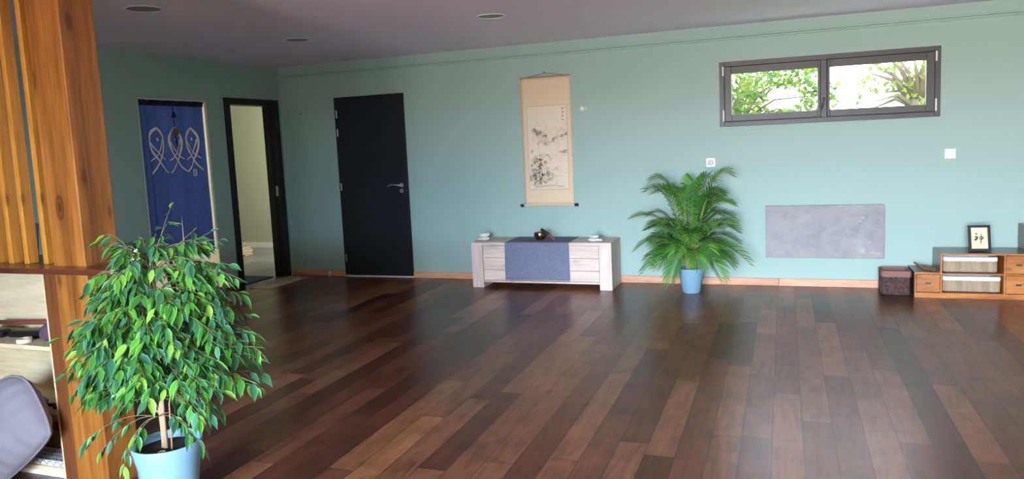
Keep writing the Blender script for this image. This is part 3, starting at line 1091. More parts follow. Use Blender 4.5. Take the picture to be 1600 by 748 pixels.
NO = thing('noren_curtain', (NX, 5.82, CZ0), 'indigo split door curtain printed with three cream fish in the left wall opening', 'curtain')
YM = 5.823
for a_, b_ in ((CY0, YM + 0.002), (YM - 0.002, CY1)):
    g = MB()

    def cp(u, v, a_=a_, b_=b_):
        z = CZ0 + (CZ1 - CZ0) * v
        y = a_ + (b_ - a_) * u
        gap = 0.018 * max(0, 0.32 - v) / 0.32
        if b_ < 6.0:
            y -= gap * u
        else:
            y += gap * (1 - u) * 0.5
        return Vector((cloth_x(y, z), y, z))
    g.grid(cp, 60, 60)
    # printed fish as ribbons of resist print lying on the cloth

    def ribbon(pts, w0, w1, a_=a_, b_=b_, g=g):
        # pts in (y,z); clipped to this panel
        n_ = len(pts)
        vs, fs = [], []
        for i, (y, z) in enumerate(pts):
            p0 = pts[max(i - 1, 0)]
            p1 = pts[min(i + 1, n_ - 1)]
            dy, dz = p1[0] - p0[0], p1[1] - p0[1]
            l_ = sqrt(dy * dy + dz * dz) or 1
            ww = w0 + (w1 - w0) * i / (n_ - 1)
            for s_ in (-1, 1):
                yy = y - dz / l_ * ww / 2 * s_
                zz = z + dy / l_ * ww / 2 * s_
                yy = min(max(yy, a_), b_)
                vs.append(Vector((cloth_x(yy, zz) + 0.0018, yy, zz)))
        for i in range(n_ - 1):
            m_ = (pts[i][0] + pts[i + 1][0]) / 2
            if a_ <= m_ <= b_:
                fs.append((2 * i, 2 * i + 1, 2 * i + 3, 2 * i + 2))
        if fs:
            g.add(vs, fs, 1)

    def bez(p0, p1, p2, p3, n_=26):
        out = []
        for k in range(n_ + 1):
            t = k / n_
            s_ = 1 - t
            out.append((s_ ** 3 * p0[0] + 3 * s_ * s_ * t * p1[0] + 3 * s_ * t * t * p2[0] + t ** 3 * p3[0],
                        s_ ** 3 * p0[1] + 3 * s_ * s_ * t * p1[1] + 3 * s_ * t * t * p2[1] + t ** 3 * p3[1]))
        return out
    for cy in (5.590, 5.828, 6.042):
        top, cz = 1.785, 1.465
        w_ = 0.090
        # body outlines crossing into the tail
        ribbon(bez((cy, top), (cy - w_ * 1.25, top - 0.05), (cy - w_ * 1.2, cz + 0.12), (cy + 0.015, cz)) + bez((cy + 0.015, cz), (cy + 0.04, cz - 0.04), (cy + 0.09, cz - 0.1), (cy + 0.125, cz - 0.115), 8)[1:], 0.027, 0.016)
        ribbon(bez((cy, top), (cy + w_ * 1.25, top - 0.05), (cy + w_ * 1.2, cz + 0.12), (cy + 0.015, cz)) + bez((cy + 0.015, cz), (cy - 0.01, cz - 0.04), (cy - 0.05, cz - 0.09), (cy - 0.085, cz - 0.12), 8)[1:], 0.027, 0.016)
        # gill strokes crossing
        ribbon(bez((cy - 0.072, top - 0.13), (cy - 0.04, top - 0.20), (cy + 0.02, top - 0.26), (cy + 0.10, top - 0.31)), 0.015, 0.010)
        ribbon(bez((cy + 0.068, top - 0.11), (cy + 0.045, top - 0.22), (cy - 0.02, top - 0.29), (cy - 0.09, top - 0.315)), 0.016, 0.010)
        # eye
        ey, ez = cy + 0.006, top - 0.11
        vs = [Vector((cloth_x(ey, ez) + 0.002, ey, ez))]
        for k in range(14):
            t = 2 * pi * k / 14
            yy, zz = ey + 0.014 * cos(t), ez + 0.017 * sin(t)
            vs.append(Vector((cloth_x(yy, zz) + 0.002, yy, zz)))
        if a_ <= ey <= b_:
            g.add(vs, [(0, k, k % 14 + 1) for k in range(1, 15)], 1)
    # small seal
    sy, sz = 6.052, 1.332
    for (p, q) in (((sy - 0.026, sz + 0.03), (sy + 0.026, sz + 0.03)), ((sy + 0.026, sz + 0.033), (sy + 0.026, sz - 0.033)), ((sy + 0.026, sz - 0.03), (sy - 0.026, sz - 0.03)), ((sy - 0.026, sz - 0.033), (sy - 0.026, sz + 0.033))):
        ribbon([(p[0] + (q[0] - p[0]) * k / 4, p[1] + (q[1] - p[1]) * k / 4) for k in range(5)], 0.009, 0.009)
    for oy in (-0.01, 0.01):
        ribbon([(sy + oy + 0.007 * cos(t * pi / 6), sz + 0.02 * sin(t * pi / 6)) for t in range(13)], 0.005, 0.005)
    g.build('curtain_panel', [MT['denim'], MT['fish']], NO, smooth=True)
# rod pocket band
g = MB()
g.grid(lambda u, v: Vector((cloth_x(CY0 + (CY1 - CY0) * u, CZ1) + 0.004 + 0.006 * sin(pi * v), CY0 - 0.004 + (CY1 - CY0 + 0.008) * u, CZ1 - 0.035 + 0.055 * v)), 60, 4)
g.build('rod_pocket', plain('dark_navy_band', lin(18, 22, 44), 0.9), NO, smooth=True)
MB().tube([(NX - 0.004, NY0 + 0.012, CZ1 + 0.008), (NX - 0.004, NY1 - 0.012, CZ1 + 0.008)], 0.006, 8).build('curtain_rod', MT['black'], NO)

# pendant hanging in front of the curtain
PD = thing('hanging_pendant', (NX + 0.03, 5.80, 1.70), 'round amber disc pendant with a black bow on cords before the fish curtain', 'pendant')
px_ = NX + 0.032
g = MB()
g.tube([(px_, 5.795, 2.035), (px_, 5.797, 1.93), (px_, 5.80, 1.79)], 0.0025, 6)
g.tube([(px_, 5.812, 2.035), (px_, 5.806, 1.93), (px_, 5.802, 1.79)], 0.0025, 6)
g.tube([(px_, 5.802, 1.72), (px_, 5.812, 1.66), (px_, 5.818, 1.60)], [0.006, 0.009, 0.004], 6)
g.build('cord', MT['ink'], PD)
g = MB()
T = Matrix.Translation((px_, 5.803, 1.915))
g.add([T @ Vector(p) for p in ((0.012, 0, 0.03), (0.012, -0.026, -0.03), (0.012, 0.03, -0.028), (-0.004, 0, 0.03), (-0.004, -0.026, -0.03), (-0.004, 0.03, -0.028))], [(0, 1, 2), (3, 5, 4), (0, 3, 4, 1), (1, 4, 5, 2), (2, 5, 3, 0)])
g.build('knot', MT['ink'], PD)
g = MB().lathe([(0, -0.006), (0.036, -0.006), (0.04, 0), (0.036, 0.006), (0, 0.006)], n=28, T=Matrix.Translation((px_ + 0.002, 5.808, 1.745)) @ Matrix.Rotation(pi / 2, 4, 'Y'))
g.build('disc', MT['felt'], PD, smooth=True, flat_angle=40)

# ------------------------------------------------------------------ doormats, door stop, stack beyond
tag(MB().box(-5.64, -5.33, 6.66, 7.35, 0.0003, 0.011).build('doormat', MT['mat'], bevel=0.003), 'beige doormat with dark edge in front of the open black doorway', 'doormat')
tag(MB().box(-5.64, -5.34, 5.45, 6.25, 0.0003, 0.009).build('doormat', MT['mat2'], bevel=0.003), 'orange beige cork doormat below the fish curtain', 'doormat')
tag(MB().box(-6.28, -5.825, 6.66, 7.33, -0.0015, 0.01).build('doormat', MT['navy'], bevel=0.003), 'navy blue doormat just inside the black doorway', 'doormat')
ds = MB().lathe([(0, 0), (0.019, 0), (0.019, 0.012), (0.0165, 0.014), (0.0165, 0.02), (0.019, 0.022), (0.019, 0.036), (0.0165, 0.038), (0.0165, 0.044), (0.019, 0.046), (0.019, 0.062), (0.016, 0.068), (0, 0.068)], c=(-5.10, 7.44, 0.0003), n=24)
tag(ds.build('door_stop', MT['chrome'], smooth=True, flat_angle=30), 'small ribbed steel door stop on the floor left of the black door', 'door stop')
random.seed(5)
zz = 0.0
for i in range(5):
    hh_ = random.uniform(0.022, 0.03)
    dx, dy, rz = random.uniform(-0.02, 0.02), random.uniform(-0.02, 0.02), random.uniform(-8, 8)
    T = rotm('Z', rz, (-7.60, 8.86, 0))
    bk = thing('book', (-7.60, 8.86, zz), ['thin pale book lowest of the stack on the grey tiles', 'pale book second from the bottom of the stack on the grey tiles', 'pale book in the middle of the stack on the grey tiles', 'brown book second from the top of the stack on the grey tiles', 'thin pale book topmost of the stack on the grey tiles'][i], 'book', 'books stacked in the room beyond the doorway')
    MB().box(-7.72 + dx, -7.48 + dx, 8.76 + dy, 8.96 + dy, zz + 0.003, zz + hh_ - 0.003, T=T).build('pages', MT['paper'], bk)
    cb_ = MB()
    cb_.box(-7.725 + dx, -7.475 + dx, 8.755 + dy, 8.965 + dy, zz + 0.0002, zz + 0.003, T=T).box(-7.725 + dx, -7.475 + dx, 8.755 + dy, 8.965 + dy, zz + hh_ - 0.003, zz + hh_, T=T)
    cb_.build('book_cover', plain('book_cover_%d' % i, lin(*[(150, 140, 130), (110, 100, 92), (170, 164, 150), (98, 84, 74), (160, 152, 140)][i]), 0.7), bk)
    zz += hh_ + 0.0002

# ------------------------------------------------------------------ wall fittings
sw = thing('thermostat', (-0.674, YB, 1.163), 'white square wall thermostat with round dial above the palm', 'thermostat')
MB().box(-0.717, -0.631, YB - 0.010, YB, 1.163, 1.249).build('wall_plate', MT['white'], sw, bevel=0.004)
MB().lathe([(0, 0.012), (0.026, 0.010), (0.030, 0.0)], n=32, T=Matrix.Translation((-0.674, YB - 0.010, 1.206)) @ Matrix.Rotation(pi / 2, 4, 'X')).build('dial', plain('off_white_plastic', lin(214, 212, 206), 0.4), sw, smooth=True)
sw = thing('light_switch', (1.373, YB, 1.172), 'white square rocker light switch on the wall right of the window', 'light switch')
MB().box(1.330, 1.416, YB - 0.009, YB, 1.172, 1.258).build('wall_plate', MT['white'], sw, bevel=0.004)
MB().box(1.338, 1.408, YB - 0.013, YB - 0.0092, 1.182, 1.250).build('rocker', MT['white'], sw, bevel=0.002)
sw = thing('light_switch', (-6.2, 9.64, 0.3), 'small white socket on the wall of the room beyond the doorway', 'socket')
MB().box(-7.42, -7.35, 9.64, 9.65, 0.30, 0.38).build('wall_plate', MT['white'], sw, bevel=0.003)

wl = thing('wall_lamp', (-1.94, YB, 1.8), 'small white globe bulb in a wall socket right of the hanging scroll', 'wall lamp')
MB().lathe([(0, 0.03), (0.016, 0.03), (0.018, 0.006), (0.024, 0.005), (0.024, 0)], n=24, T=Matrix.Translation((-1.925, YB, 1.80)) @ Matrix.Rotation(pi / 2, 4, 'X')).build('lamp_holder', MT['white'], wl, smooth=True, flat_angle=40)
g = MB()
g.lathe([(0.0, -0.026)] + [(0.026 * cos(t), 0.026 * sin(t)) for t in [(-pi / 2) + pi * k / 14 for k in range(1, 14)]] + [(0.0, 0.026)], c=(-1.93, YB - 0.055, 1.80), n=24)
g.build('bulb', MT['globe'], wl, smooth=True)
tag(MB().tube([(-5.36, YB, 1.935), (-5.36, YB - 0.02, 1.935), (-5.358, YB - 0.022, 1.955)], 0.003, 8).build('wall_hook', MT['black']), 'tiny dark hook on the back wall left of the black door', 'hook')

# recessed ceiling lights
for (cx, cy, r), lb in zip((((-4.036), 3.973, 0.125), (-4.117, 5.77, 0.12), (-2.188, 5.65, 0.12)),
                           ('round recessed ceiling light nearest the wooden post', 'round recessed ceiling light near the far left corner', 'round recessed ceiling light before the hanging scroll')):
    t_ = thing('ceiling_light', (cx, cy, H), lb, 'ceiling light', 'recessed ceiling lights')
    MB().lathe([(r * 0.86, 0.0), (r * 0.86, -0.006), (r * 0.98, -0.005), (r, -0.0005)], c=(cx, cy, H), n=40).build('trim_ring', MT['white'], t_, smooth=True)
    MB().lathe([(0, -0.002), (r * 0.86, -0.002), (r * 0.86, -0.0005)], c=(cx, cy, H), n=40).build('diffuser', MT['grey_lens'], t_, smooth=True, flat_angle=30)

# stone heater panel
hp = thing('radiant_heater', (0.34, YB - 0.04, 0.28), 'grey veined stone heating panel mounted on the wall right of the palm', 'heater')
MB().box(-0.170, 0.852, YB - 0.052, YB - 0.03, 0.280, 0.777).build('stone_panel', MT['stone'], hp, bevel=0.002)
for x in (0.0, 0.62):
    MB().box(x, x + 0.05, YB - 0.03, YB - 0.0005, 0.34, 0.70).build('wall_bracket', MT['black_metal'], hp)

# ------------------------------------------------------------------ hanging scroll with ink landscape
SR = thing('hanging_scroll', (-2.33, YB - 0.01, 0.80), 'tall beige hanging scroll with an ink mountain landscape above the low bench', 'scroll')
ys = YB - 0.008


def scroll_pt(x0, x1, z0, z1, dy, curl=True):
    def f(u, v):
        x = x0 + (x1 - x0) * u
        z = z0 + (z1 - z0) * v
        return Vector((x, ys - dy - 0.004 * sin(pi * u * 0.9 + 0.3) * (1 - v) - 0.006 * (1 - v) ** 4, z))
    return f


g = MB()
g.grid(scroll_pt(-2.605, -2.062, 0.822, 2.150, 0.0), 16, 30)
g.build('silk_mount', plain('beige_silk', lin(226, 198, 164), 0.8, var=0.03, bscale=30), SR, smooth=True, solid=0.0012)
import numpy as np
rng = np.random.RandomState(11)
NU, NV = 150, 300
ink = np.zeros((NV + 1, NU + 1))
UU, VV = np.meshgrid(np.linspace(0, 1, NU + 1), np.linspace(1, 0, NV + 1)[::-1])   # v=0 bottom
ASP = 2.02


def vnoise(sx, sy, seed, octv=4):
    out = np.zeros_like(UU)
    amp, tot = 1.0, 0.0
    for o_ in range(octv):
        r_ = np.random.RandomState(seed + o_)
        gx, gy = int(sx * 2 ** o_) + 2, int(sy * 2 ** o_) + 2
        gr_ = r_.rand(gy + 1, gx + 1)
        x = UU * (gx - 1)
        y = VV * (gy - 1)
        xi, yi = x.astype(int), y.astype(int)
        xf, yf = x - xi, y - yi
        xf, yf = xf * xf * (3 - 2 * xf), yf * yf * (3 - 2 * yf)
        out += amp * ((gr_[yi, xi] * (1 - xf) + gr_[yi, xi + 1] * xf) * (1 - yf) + (gr_[yi + 1, xi] * (1 - xf) + gr_[yi + 1, xi + 1] * xf) * yf)
        tot += amp
        amp *= 0.55
    return out / tot


N4 = vnoise(46, 92, 77, 2)
N1, N2, N3 = vnoise(6, 12, 1), vnoise(16, 32, 20, 3), vnoise(4, 60, 40, 3)


def blob(cu_, cv_, ru, rv, dens, tex=N2, thr=0.35, rot=0.0):
    global ink
    du, dv = (UU - cu_), (VV - cv_) * ASP
    c_, s_ = cos(rot), sin(rot)
    a = (du * c_ + dv * s_) / ru
    b_ = (-du * s_ + dv * c_) / (rv * ASP)
    d_ = np.exp(-(a * a + b_ * b_) * 1.3)
    k = d_ * (0.30 + 0.9 * np.clip((tex - thr) * 2.6, 0, 1.0))
    k = k * np.clip((N4 - 0.22) * 2.2, 0, 1.5)
    ink = 1 - (1 - ink) * (1 - np.clip(k * dens * 0.52, 0, 0.92))


def mountain(cu_, base, w, h, dens, jag=0.25):
    global ink
    prof = base + h * np.clip(1 - np.abs((UU - cu_) / w) ** 1.35, 0, 1) + (N2 - 0.5) * h * jag
    inside = np.clip((prof - VV) * 25, 0, 1) * (np.abs(UU - cu_) < w)
    depth = np.clip((prof - VV) / h, 0, 2)
    fade = np.clip(1 - depth * 1.15, 0, 1)
    ink = np.maximum(ink, inside * fade * dens * 0.8 * (0.5 + 0.8 * N1))


for c_, b0, w_, h_, d_ in ((0.10, 0.74, 0.07, 0.07, 0.22), (0.26, 0.76, 0.10, 0.07, 0.3), (0.40, 0.78, 0.06, 0.08, 0.28), (0.47, 0.70, 0.08, 0.07, 0.38), (0.68, 0.70, 0.09, 0.07, 0.34), (0.86, 0.68, 0.16, 0.07, 0.42), (0.95, 0.74, 0.12, 0.06, 0.25)):
    mountain(c_, b0, w_, h_, d_)
# near hill with pines
for i in range(30):
    t = i / 29
    blob(0.14 + 0.34 * t, 0.715 - 0.07 * t + 0.012 * sin(i * 2.1), 0.035, 0.02, 1.15, thr=0.3)
for i in range(22):
    t = i / 21
    blob(0.62 + 0.38 * t, 0.600 + 0.055 * t, 0.024, 0.022, 1.0, thr=0.3)
for (x, y, rx, ry, d_) in ((0.24, 0.66, 0.1, 0.035, 1.0), (0.37, 0.60, 0.1, 0.03, 0.95), (0.46, 0.55, 0.08, 0.035, 1.0), (0.30, 0.565, 0.06, 0.02, 0.7), (0.58, 0.565, 0.09, 0.022, 0.8), (0.72, 0.575, 0.14, 0.012, 0.7), (0.13, 0.60, 0.05, 0.02, 0.5),
                          (0.93, 0.45, 0.11, 0.022, 1.5), (0.84, 0.445, 0.09, 0.012, 0.9), (0.97, 0.425, 0.05, 0.008, 1.3)):
    blob(x, y, rx, ry, d_, thr=0.25)
# foreground trees and rocks
rr2 = random.Random(8)
for i in range(46):
    blob(0.26 + rr2.gauss(0, 0.10), 0.36 + rr2.gauss(0, 0.05), rr2.uniform(0.02, 0.06), rr2.uniform(0.012, 0.028), rr2.uniform(0.6, 1.3), thr=0.33)
for i in range(26):
    blob(0.52 + rr2.gauss(0, 0.08), 0.385 + rr2.gauss(0, 0.035), rr2.uniform(0.015, 0.04), rr2.uniform(0.008, 0.018), rr2.uniform(0.4, 0.8), thr=0.36)
for i in range(110):
    blob(0.34 + rr2.gauss(0, 0.16), 0.17 + rr2.gauss(0, 0.055), rr2.uniform(0.02, 0.07), rr2.uniform(0.012, 0.03), rr2.uniform(0.6, 1.3), thr=0.33)
blob(0.20, 0.12, 0.12, 0.06, 1.3, thr=0.2)
blob(0.3, 0.26, 0.05, 0.04, 1.1, thr=0.25)
# water strokes
wat = np.clip((N3 - 0.56) * 5, 0, 1) * np.clip((UU - 0.35) * 2, 0, 1) * np.clip(1 - np.abs(VV - 0.25) / 0.24, 0, 1)
ink = np.maximum(ink, wat * 0.34)
wat2 = np.clip((N3 - 0.5) * 5, 0, 1) * np.clip(1 - np.abs(VV - 0.05) / 0.05, 0, 1)
ink = np.maximum(ink, wat2 * 0.4)
fog = np.clip((N1 - 0.45) * 3, 0, 1) * np.clip(1 - np.abs(VV - 0.6) / 0.3, 0, 1)
ink = np.maximum(ink, fog * 0.10)
# column of brush characters, upper right
for k, y in enumerate((0.955, 0.915, 0.872, 0.828)):
    for q in range(5):
        x0, y0_ = 0.905 + rr2.uniform(-0.012, 0.012), y + rr2.uniform(-0.008, 0.008)
        horiz = rr2.random() < 0.6
        mk_ = (np.abs(UU - x0) < (0.016 if horiz else 0.004)) & (np.abs(VV - y0_) < (0.0022 if horiz else 0.009))
        ink = np.where(mk_, np.maximum(ink, 0.8), ink)
for k in range(6):
    mk_ = (np.abs(UU - 0.865) < 0.006) & (np.abs(VV - (0.93 - 0.02 * k)) < 0.004)
    ink = np.where(mk_, np.maximum(ink, 0.4), ink)
edge_ = (UU < 0.012) | (UU > 0.988) | (VV < 0.006) | (VV > 0.994)
pap = np.array(lin(228, 209, 184)[:3])
inkc = np.array(lin(46, 40, 38)[:3])
inkl = np.clip(ink, 0, 1)[..., None]
colr = pap * (1 - inkl) + inkc * inkl
colr = np.where(edge_[..., None], pap * 0.55, colr)
g = MB()
fpt = scroll_pt(-2.547, -2.108, 0.976, 1.856, 0.0018)


def fpt2(u, v):
    p = fpt(u, v)
    # follow the silk's own curvature
    uu = (p.x + 2.605) / 0.543
    vv_ = (p.z - 0.822) / 1.328
    p.y = ys - 0.0022 - 0.004 * sin(pi * uu * 0.9 + 0.3) * (1 - vv_) - 0.006 * (1 - vv_) ** 4
    return p


g.grid(fpt2, NU, NV, 0, lambda u, v: tuple(colr[int(round(v * NV)), int(round(u * NU))]))
g.build('painting', tinted('ink_painting', 0.85, 0.2), SR, smooth=True)
rd = MB().tube([(-2.615, ys - 0.014, 0.815), (-2.052, ys - 0.014, 0.815)], 0.0125, 16).build('roller', plain('beige_roller', lin(214, 190, 158), 0.7), SR, smooth=True, flat_angle=40)
for x0, x1 in ((-2.652, -2.612), (-2.055, -2.018)):
    MB().tube([(x0, ys - 0.014, 0.813), (x1, ys - 0.014, 0.813)], 0.016, 16).build('roller_knob', MT['ink'], rd, smooth=True, flat_angle=40)
MB().box(-2.608, -2.059, ys - 0.006, ys + 0.003, 2.146, 2.158).build('top_batten', plain('brown_batten', lin(150, 118, 86), 0.6), SR, bevel=0.002)
MB().tube([(-2.52, ys - 0.003, 2.158), (-2.40, ys - 0.004, 2.176), (-2.333, ys - 0.006, 2.190), (-2.26, ys - 0.004, 2.178), (-2.13, ys - 0.003, 2.158)], 0.0025, 6).build('cord', MT['ink'], SR)
MB().tube([(-2.333, YB, 2.192), (-2.333, YB - 0.022, 2.194), (-2.333, YB - 0.026, 2.206)], 0.003, 6).build('nail', MT['black'], SR)

# ------------------------------------------------------------------ low bench (TV cabinet)
BX0, BX1, BY0, BY1, BZ = -3.075, -1.590, 7.05, 7.472, 0.473
BN = thing('low_cabinet', (-2.33, 7.26, 0), 'low whitewashed oak cabinet with drawers standing against the back wall', 'cabinet')
MB().box(BX0, BX1, BY0, BY1, 0.444, BZ).build('top_panel', MT['oak'], BN, bevel=0.002)
MB().box(BX0, -2.952, BY0, BY1, 0.0, 0.4438).build('side_panel', MT['oakz'], BN, bevel=0.002)
MB().box(-1.714, BX1, BY0, BY1, 0.0, 0.4438).build('side_panel', MT['oakz'], BN, bevel=0.002)
MB().box(-2.951, -1.715, BY0 + 0.035, BY1, 0.058, 0.4436).build('body', MT['oak'], BN)
MB().box(-2.951, -1.715, BY0 + 0.008, BY0 + 0.034, 0.056, 0.075).build('plinth', MT['oak'], BN)
rows = ((0.316, 0.438), (0.190, 0.312), (0.078, 0.186))
for ri, (z0, z1) in enumerate(rows):
    xs_ = [-2.949, -2.333, -1.717] if ri != 1 else [-2.949, -2.645, -2.023, -1.717]
    for k in range(len(xs_) - 1):
        MB().box(xs_[k] + 0.0015, xs_[k + 1] - 0.0015, BY0 + 0.010, BY0 + 0.034, z0, z1).build('drawer_front', MT['oak'], BN, bevel=0.002)

# table runner
RN = thing('table_runner', (-2.35, 7.2, 0.48), 'slate blue fringed table runner hanging over the low oak cabinet', 'table runner')
g = MB()
RX0, RX1 = -2.697, -2.018


def runner(u, v):
    # v 0..1 from the back over the top and down the front
    L1, L2 = 0.425, 0.375
    s_ = v * (L1 + L2)
    x = RX0 + (RX1 - RX0) * u
    if s_ < L1 - 0.006:
        return Vector((x, BY1 - s_, BZ + 0.0022))
    if s_ < L1 + 0.008:
        t = (s_ - L1 + 0.006) / 0.014 * pi / 2
        return Vector((x, BY0 + 0.004 - 0.007 * sin(t), BZ + 0.0022 - 0.006 * (1 - cos(t))))
    dz = s_ - L1 - 0.002
    wv = 0.004 * sin(u * 9) * dz / 0.37 + 0.003 * sin(u * 23 + 1) * dz / 0.37
    x2 = x + (-0.008 if u < 0.5 else 0.002) * dz / 0.37 * abs(2 * u - 1)
    return Vector((x2, BY0 - 0.005 - abs(wv) - 0.002 * dz, BZ - 0.004 - dz))


g.grid(runner, 60, 60)
g.build('cloth', MT['runner'], RN, smooth=True, solid=0.0016)
g = MB()
rr3 = random.Random(2)
for k in range(150):
    u = (k + 0.5) / 150
    p = runner(u, 1.0)
    l_ = rr3.uniform(0.012, 0.028)
    g.tube([p + Vector((0, 0, 0.003)), p + Vector((rr3.uniform(-0.004, 0.004), -0.002, -l_ * 0.5)), p + Vector((rr3.uniform(-0.008, 0.008), rr3.uniform(-0.004, 0), -l_))], 0.0011, 4)
fo = g.build('fringe', MT['runner'], RN)
fo['kind'] = 'stuff'

# singing bowl with striker
c = (-2.372, 7.235, BZ + 0.0035)
sbp = [(0.0, 0.0), (0.034, 0.0), (0.046, 0.008), (0.058, 0.026), (0.065, 0.05), (0.064, 0.074), (0.0625, 0.078), (0.060, 0.077), (0.061, 0.05), (0.054, 0.028), (0.042, 0.012), (0.0, 0.006)]
tag(MB().lathe(sbp, c=c, n=48).build('singing_bowl', MT['bronze'], smooth=True), 'hammered bronze singing bowl on the slate blue runner', 'bowl')
p0 = Vector((-2.345, 7.19, BZ + 0.12))
p1 = Vector((-2.205, 7.175, BZ + 0.0175))
ST = thing('bowl_striker', (-2.27, 7.21, BZ + 0.02), 'black and red brown wooden striker leaning on the rim of the singing bowl', 'striker')
pm_ = p0.lerp(p1, 0.56)
MB().tube([p0, p0.lerp(p1, 0.03), pm_], [0.013, 0.0155, 0.0155], 16).build('striker_wrap', MT['ink'], ST, smooth=True, flat_angle=50)
MB().tube([pm_, p0.lerp(p1, 0.9), p1], [0.013, 0.0145, 0.011], 16).build('striker_handle', MT['red_wood'], ST, smooth=True, flat_angle=50)


def pebble(name, c, rx, ry, rz, seed, mat, label, tilt=0):
    g = MB()
    r_ = random.Random(seed)
    ph = [r_.uniform(0, 6.28) for _ in range(6)]

    def f(u, v):
        a, b_ = u * 2 * pi, (v - 0.5) * pi
        k = 1 + 0.06 * sin(2 * a + ph[0]) + 0.04 * sin(3 * a + ph[1] + 2 * b_) + 0.03 * sin(5 * a + ph[2]) * cos(b_)
        cb2 = abs(cos(b_)) ** 0.75
        return Vector((c[0] + rx * k * cb2 * cos(a), c[1] + ry * k * cb2 * sin(a), c[2] + rz + rz * sin(b_) + 0.003 * sin(3 * a + ph[3]) * cos(b_)))
    g.grid(f, 32, 16)
    return tag(g.build(name, mat, smooth=True), label, 'stone', 'stacked pebbles on the low cabinet')


pebble('pebble', (-2.992, 7.20, BZ + 0.0003), 0.064, 0.045, 0.0185, 1, MT['pebble'], 'flat white pebble under another at the left end of the cabinet')
pebble('pebble', (-2.980, 7.205, BZ + 0.0365), 0.056, 0.04, 0.0235, 2, MT['pebble'], 'rounded white pebble on top at the left end of the cabinet')
pebble('pebble', (-1.770, 7.155, BZ + 0.0003), 0.072, 0.045, 0.0165, 3, MT['pebble'], 'flat white pebble under another at the right end of the cabinet')
pebble('pebble', (-1.785, 7.16, BZ + 0.033), 0.050, 0.036, 0.018, 4, MT['pebble2'], 'grey speckled pebble on top at the right end of the cabinet')


# ------------------------------------------------------------------ palm in blue pot
def pot_profile(r0, r1, h, rim):
    return [(0.0, 0.0), (r0 - 0.004, 0.0), (r0, 0.004), (r1 - 0.012, h - rim), (r1 - 0.008, h - rim + 0.002), (r1 - 0.002, h - 0.004), (r1 - 0.003, h), (r1 - 0.009, h), (r1 - 0.016, h - rim * 0.6), (r1 - 0.02, h - rim)]


def interp3(p0, p1, p2, t):
    return p0 * ((1 - t) ** 2) + p1 * (2 * t * (1 - t)) + p2 * (t * t)


PC = Vector((-0.835, 7.085, 0))
PP = thing('potted_palm', (PC.x, PC.y, 0), 'bushy green parlour palm in a sky blue pot standing by the back wall', 'potted plant')
MB().lathe(pot_profile(0.083, 0.13, 0.235, 0.035), c=(PC.x, PC.y, 0.0005), n=48).build('pot', MT['pot'], PP, smooth=True, flat_angle=35)
g = MB()
g.lathe([(0, 0.208), (0.05, 0.212), (0.105, 0.206)], c=(PC.x, PC.y, 0), n=32)
g.build('soil', MT['soil'], PP, smooth=True)
rnd = random.Random(21)
fr_ = MB()
stk = MB()


def frond(base, p1, p2, nl, ll, shade):
    pts = [interp3(base, p1, p2, i / 14) for i in range(15)]
    rad = [0.0045 * (1 - 0.75 * i / 14) for i in range(15)]
    stk.tube(pts, rad, 5)
    total = sum((pts[i + 1] - pts[i]).length for i in range(14))
    wob = rnd.uniform(-0.5, 0.5)
    for k in range(nl):
        t = 0.34 + 0.66 * (k + 0.5) / nl
        p = interp3(base, p1, p2, t)
        d = (interp3(base, p1, p2, min(1, t + 0.02)) - interp3(base, p1, p2, t - 0.02)).normalized()
        side = d.cross(Vector((0, 0, 1)))
        if side.length < 0.05:
            side = Vector((1, 0, 0))
        side.normalize()
        up = side.cross(d).normalized()
        s_t = (t - 0.34) / 0.66
        L_ = ll * (0.62 + 0.75 * sin(pi * min(1, s_t * 0.85 + 0.12))) * (1.0 if s_t < 0.9 else 0.75) * rnd.uniform(0.9, 1.1)
        for s_ in (-1, 1):
            ang = radians(58 - 32 * s_t)
            dr = (side * s_ * sin(ang) + d * cos(ang) + up * (0.25 + wob * 0.2)).normalized()
            q0 = p
            q1 = p + dr * L_ * 0.4
            q2 = p + dr * L_ * 0.75 + Vector((0, 0, -0.06 * L_))
            q3 = p + dr * L_ + Vector((0, 0, -0.18 * L_))
            wd = L_ * 0.046 + 0.0012
            wv = (d - dr * d.dot(dr)).normalized()
            c0_ = rnd.uniform(0.75, 1.25) * shade
            base_c = (0.055 * c0_, 0.185 * c0_, 0.030 * c0_)
            if rnd.random() < 0.18:
                base_c = (0.11 * c0_, 0.26 * c0_, 0.035 * c0_)
            vs = [q0, q1 - wv * wd, q1 + wv * wd, q2 - wv * wd * 0.75, q2 + wv * wd * 0.75, q3]
            for q in vs:
                if q.y > YB - 0.02:
                    q.y = YB - 0.02 - 0.02 * rnd.random()
                if q.z < 0.02:
                    q.z = 0.02
            fr_.add(vs, [(0, 2, 1), (1, 2, 4, 3), (3, 4, 5)], 0, [base_c] * 6)


K = PC + Vector((0, 0, 0.215))
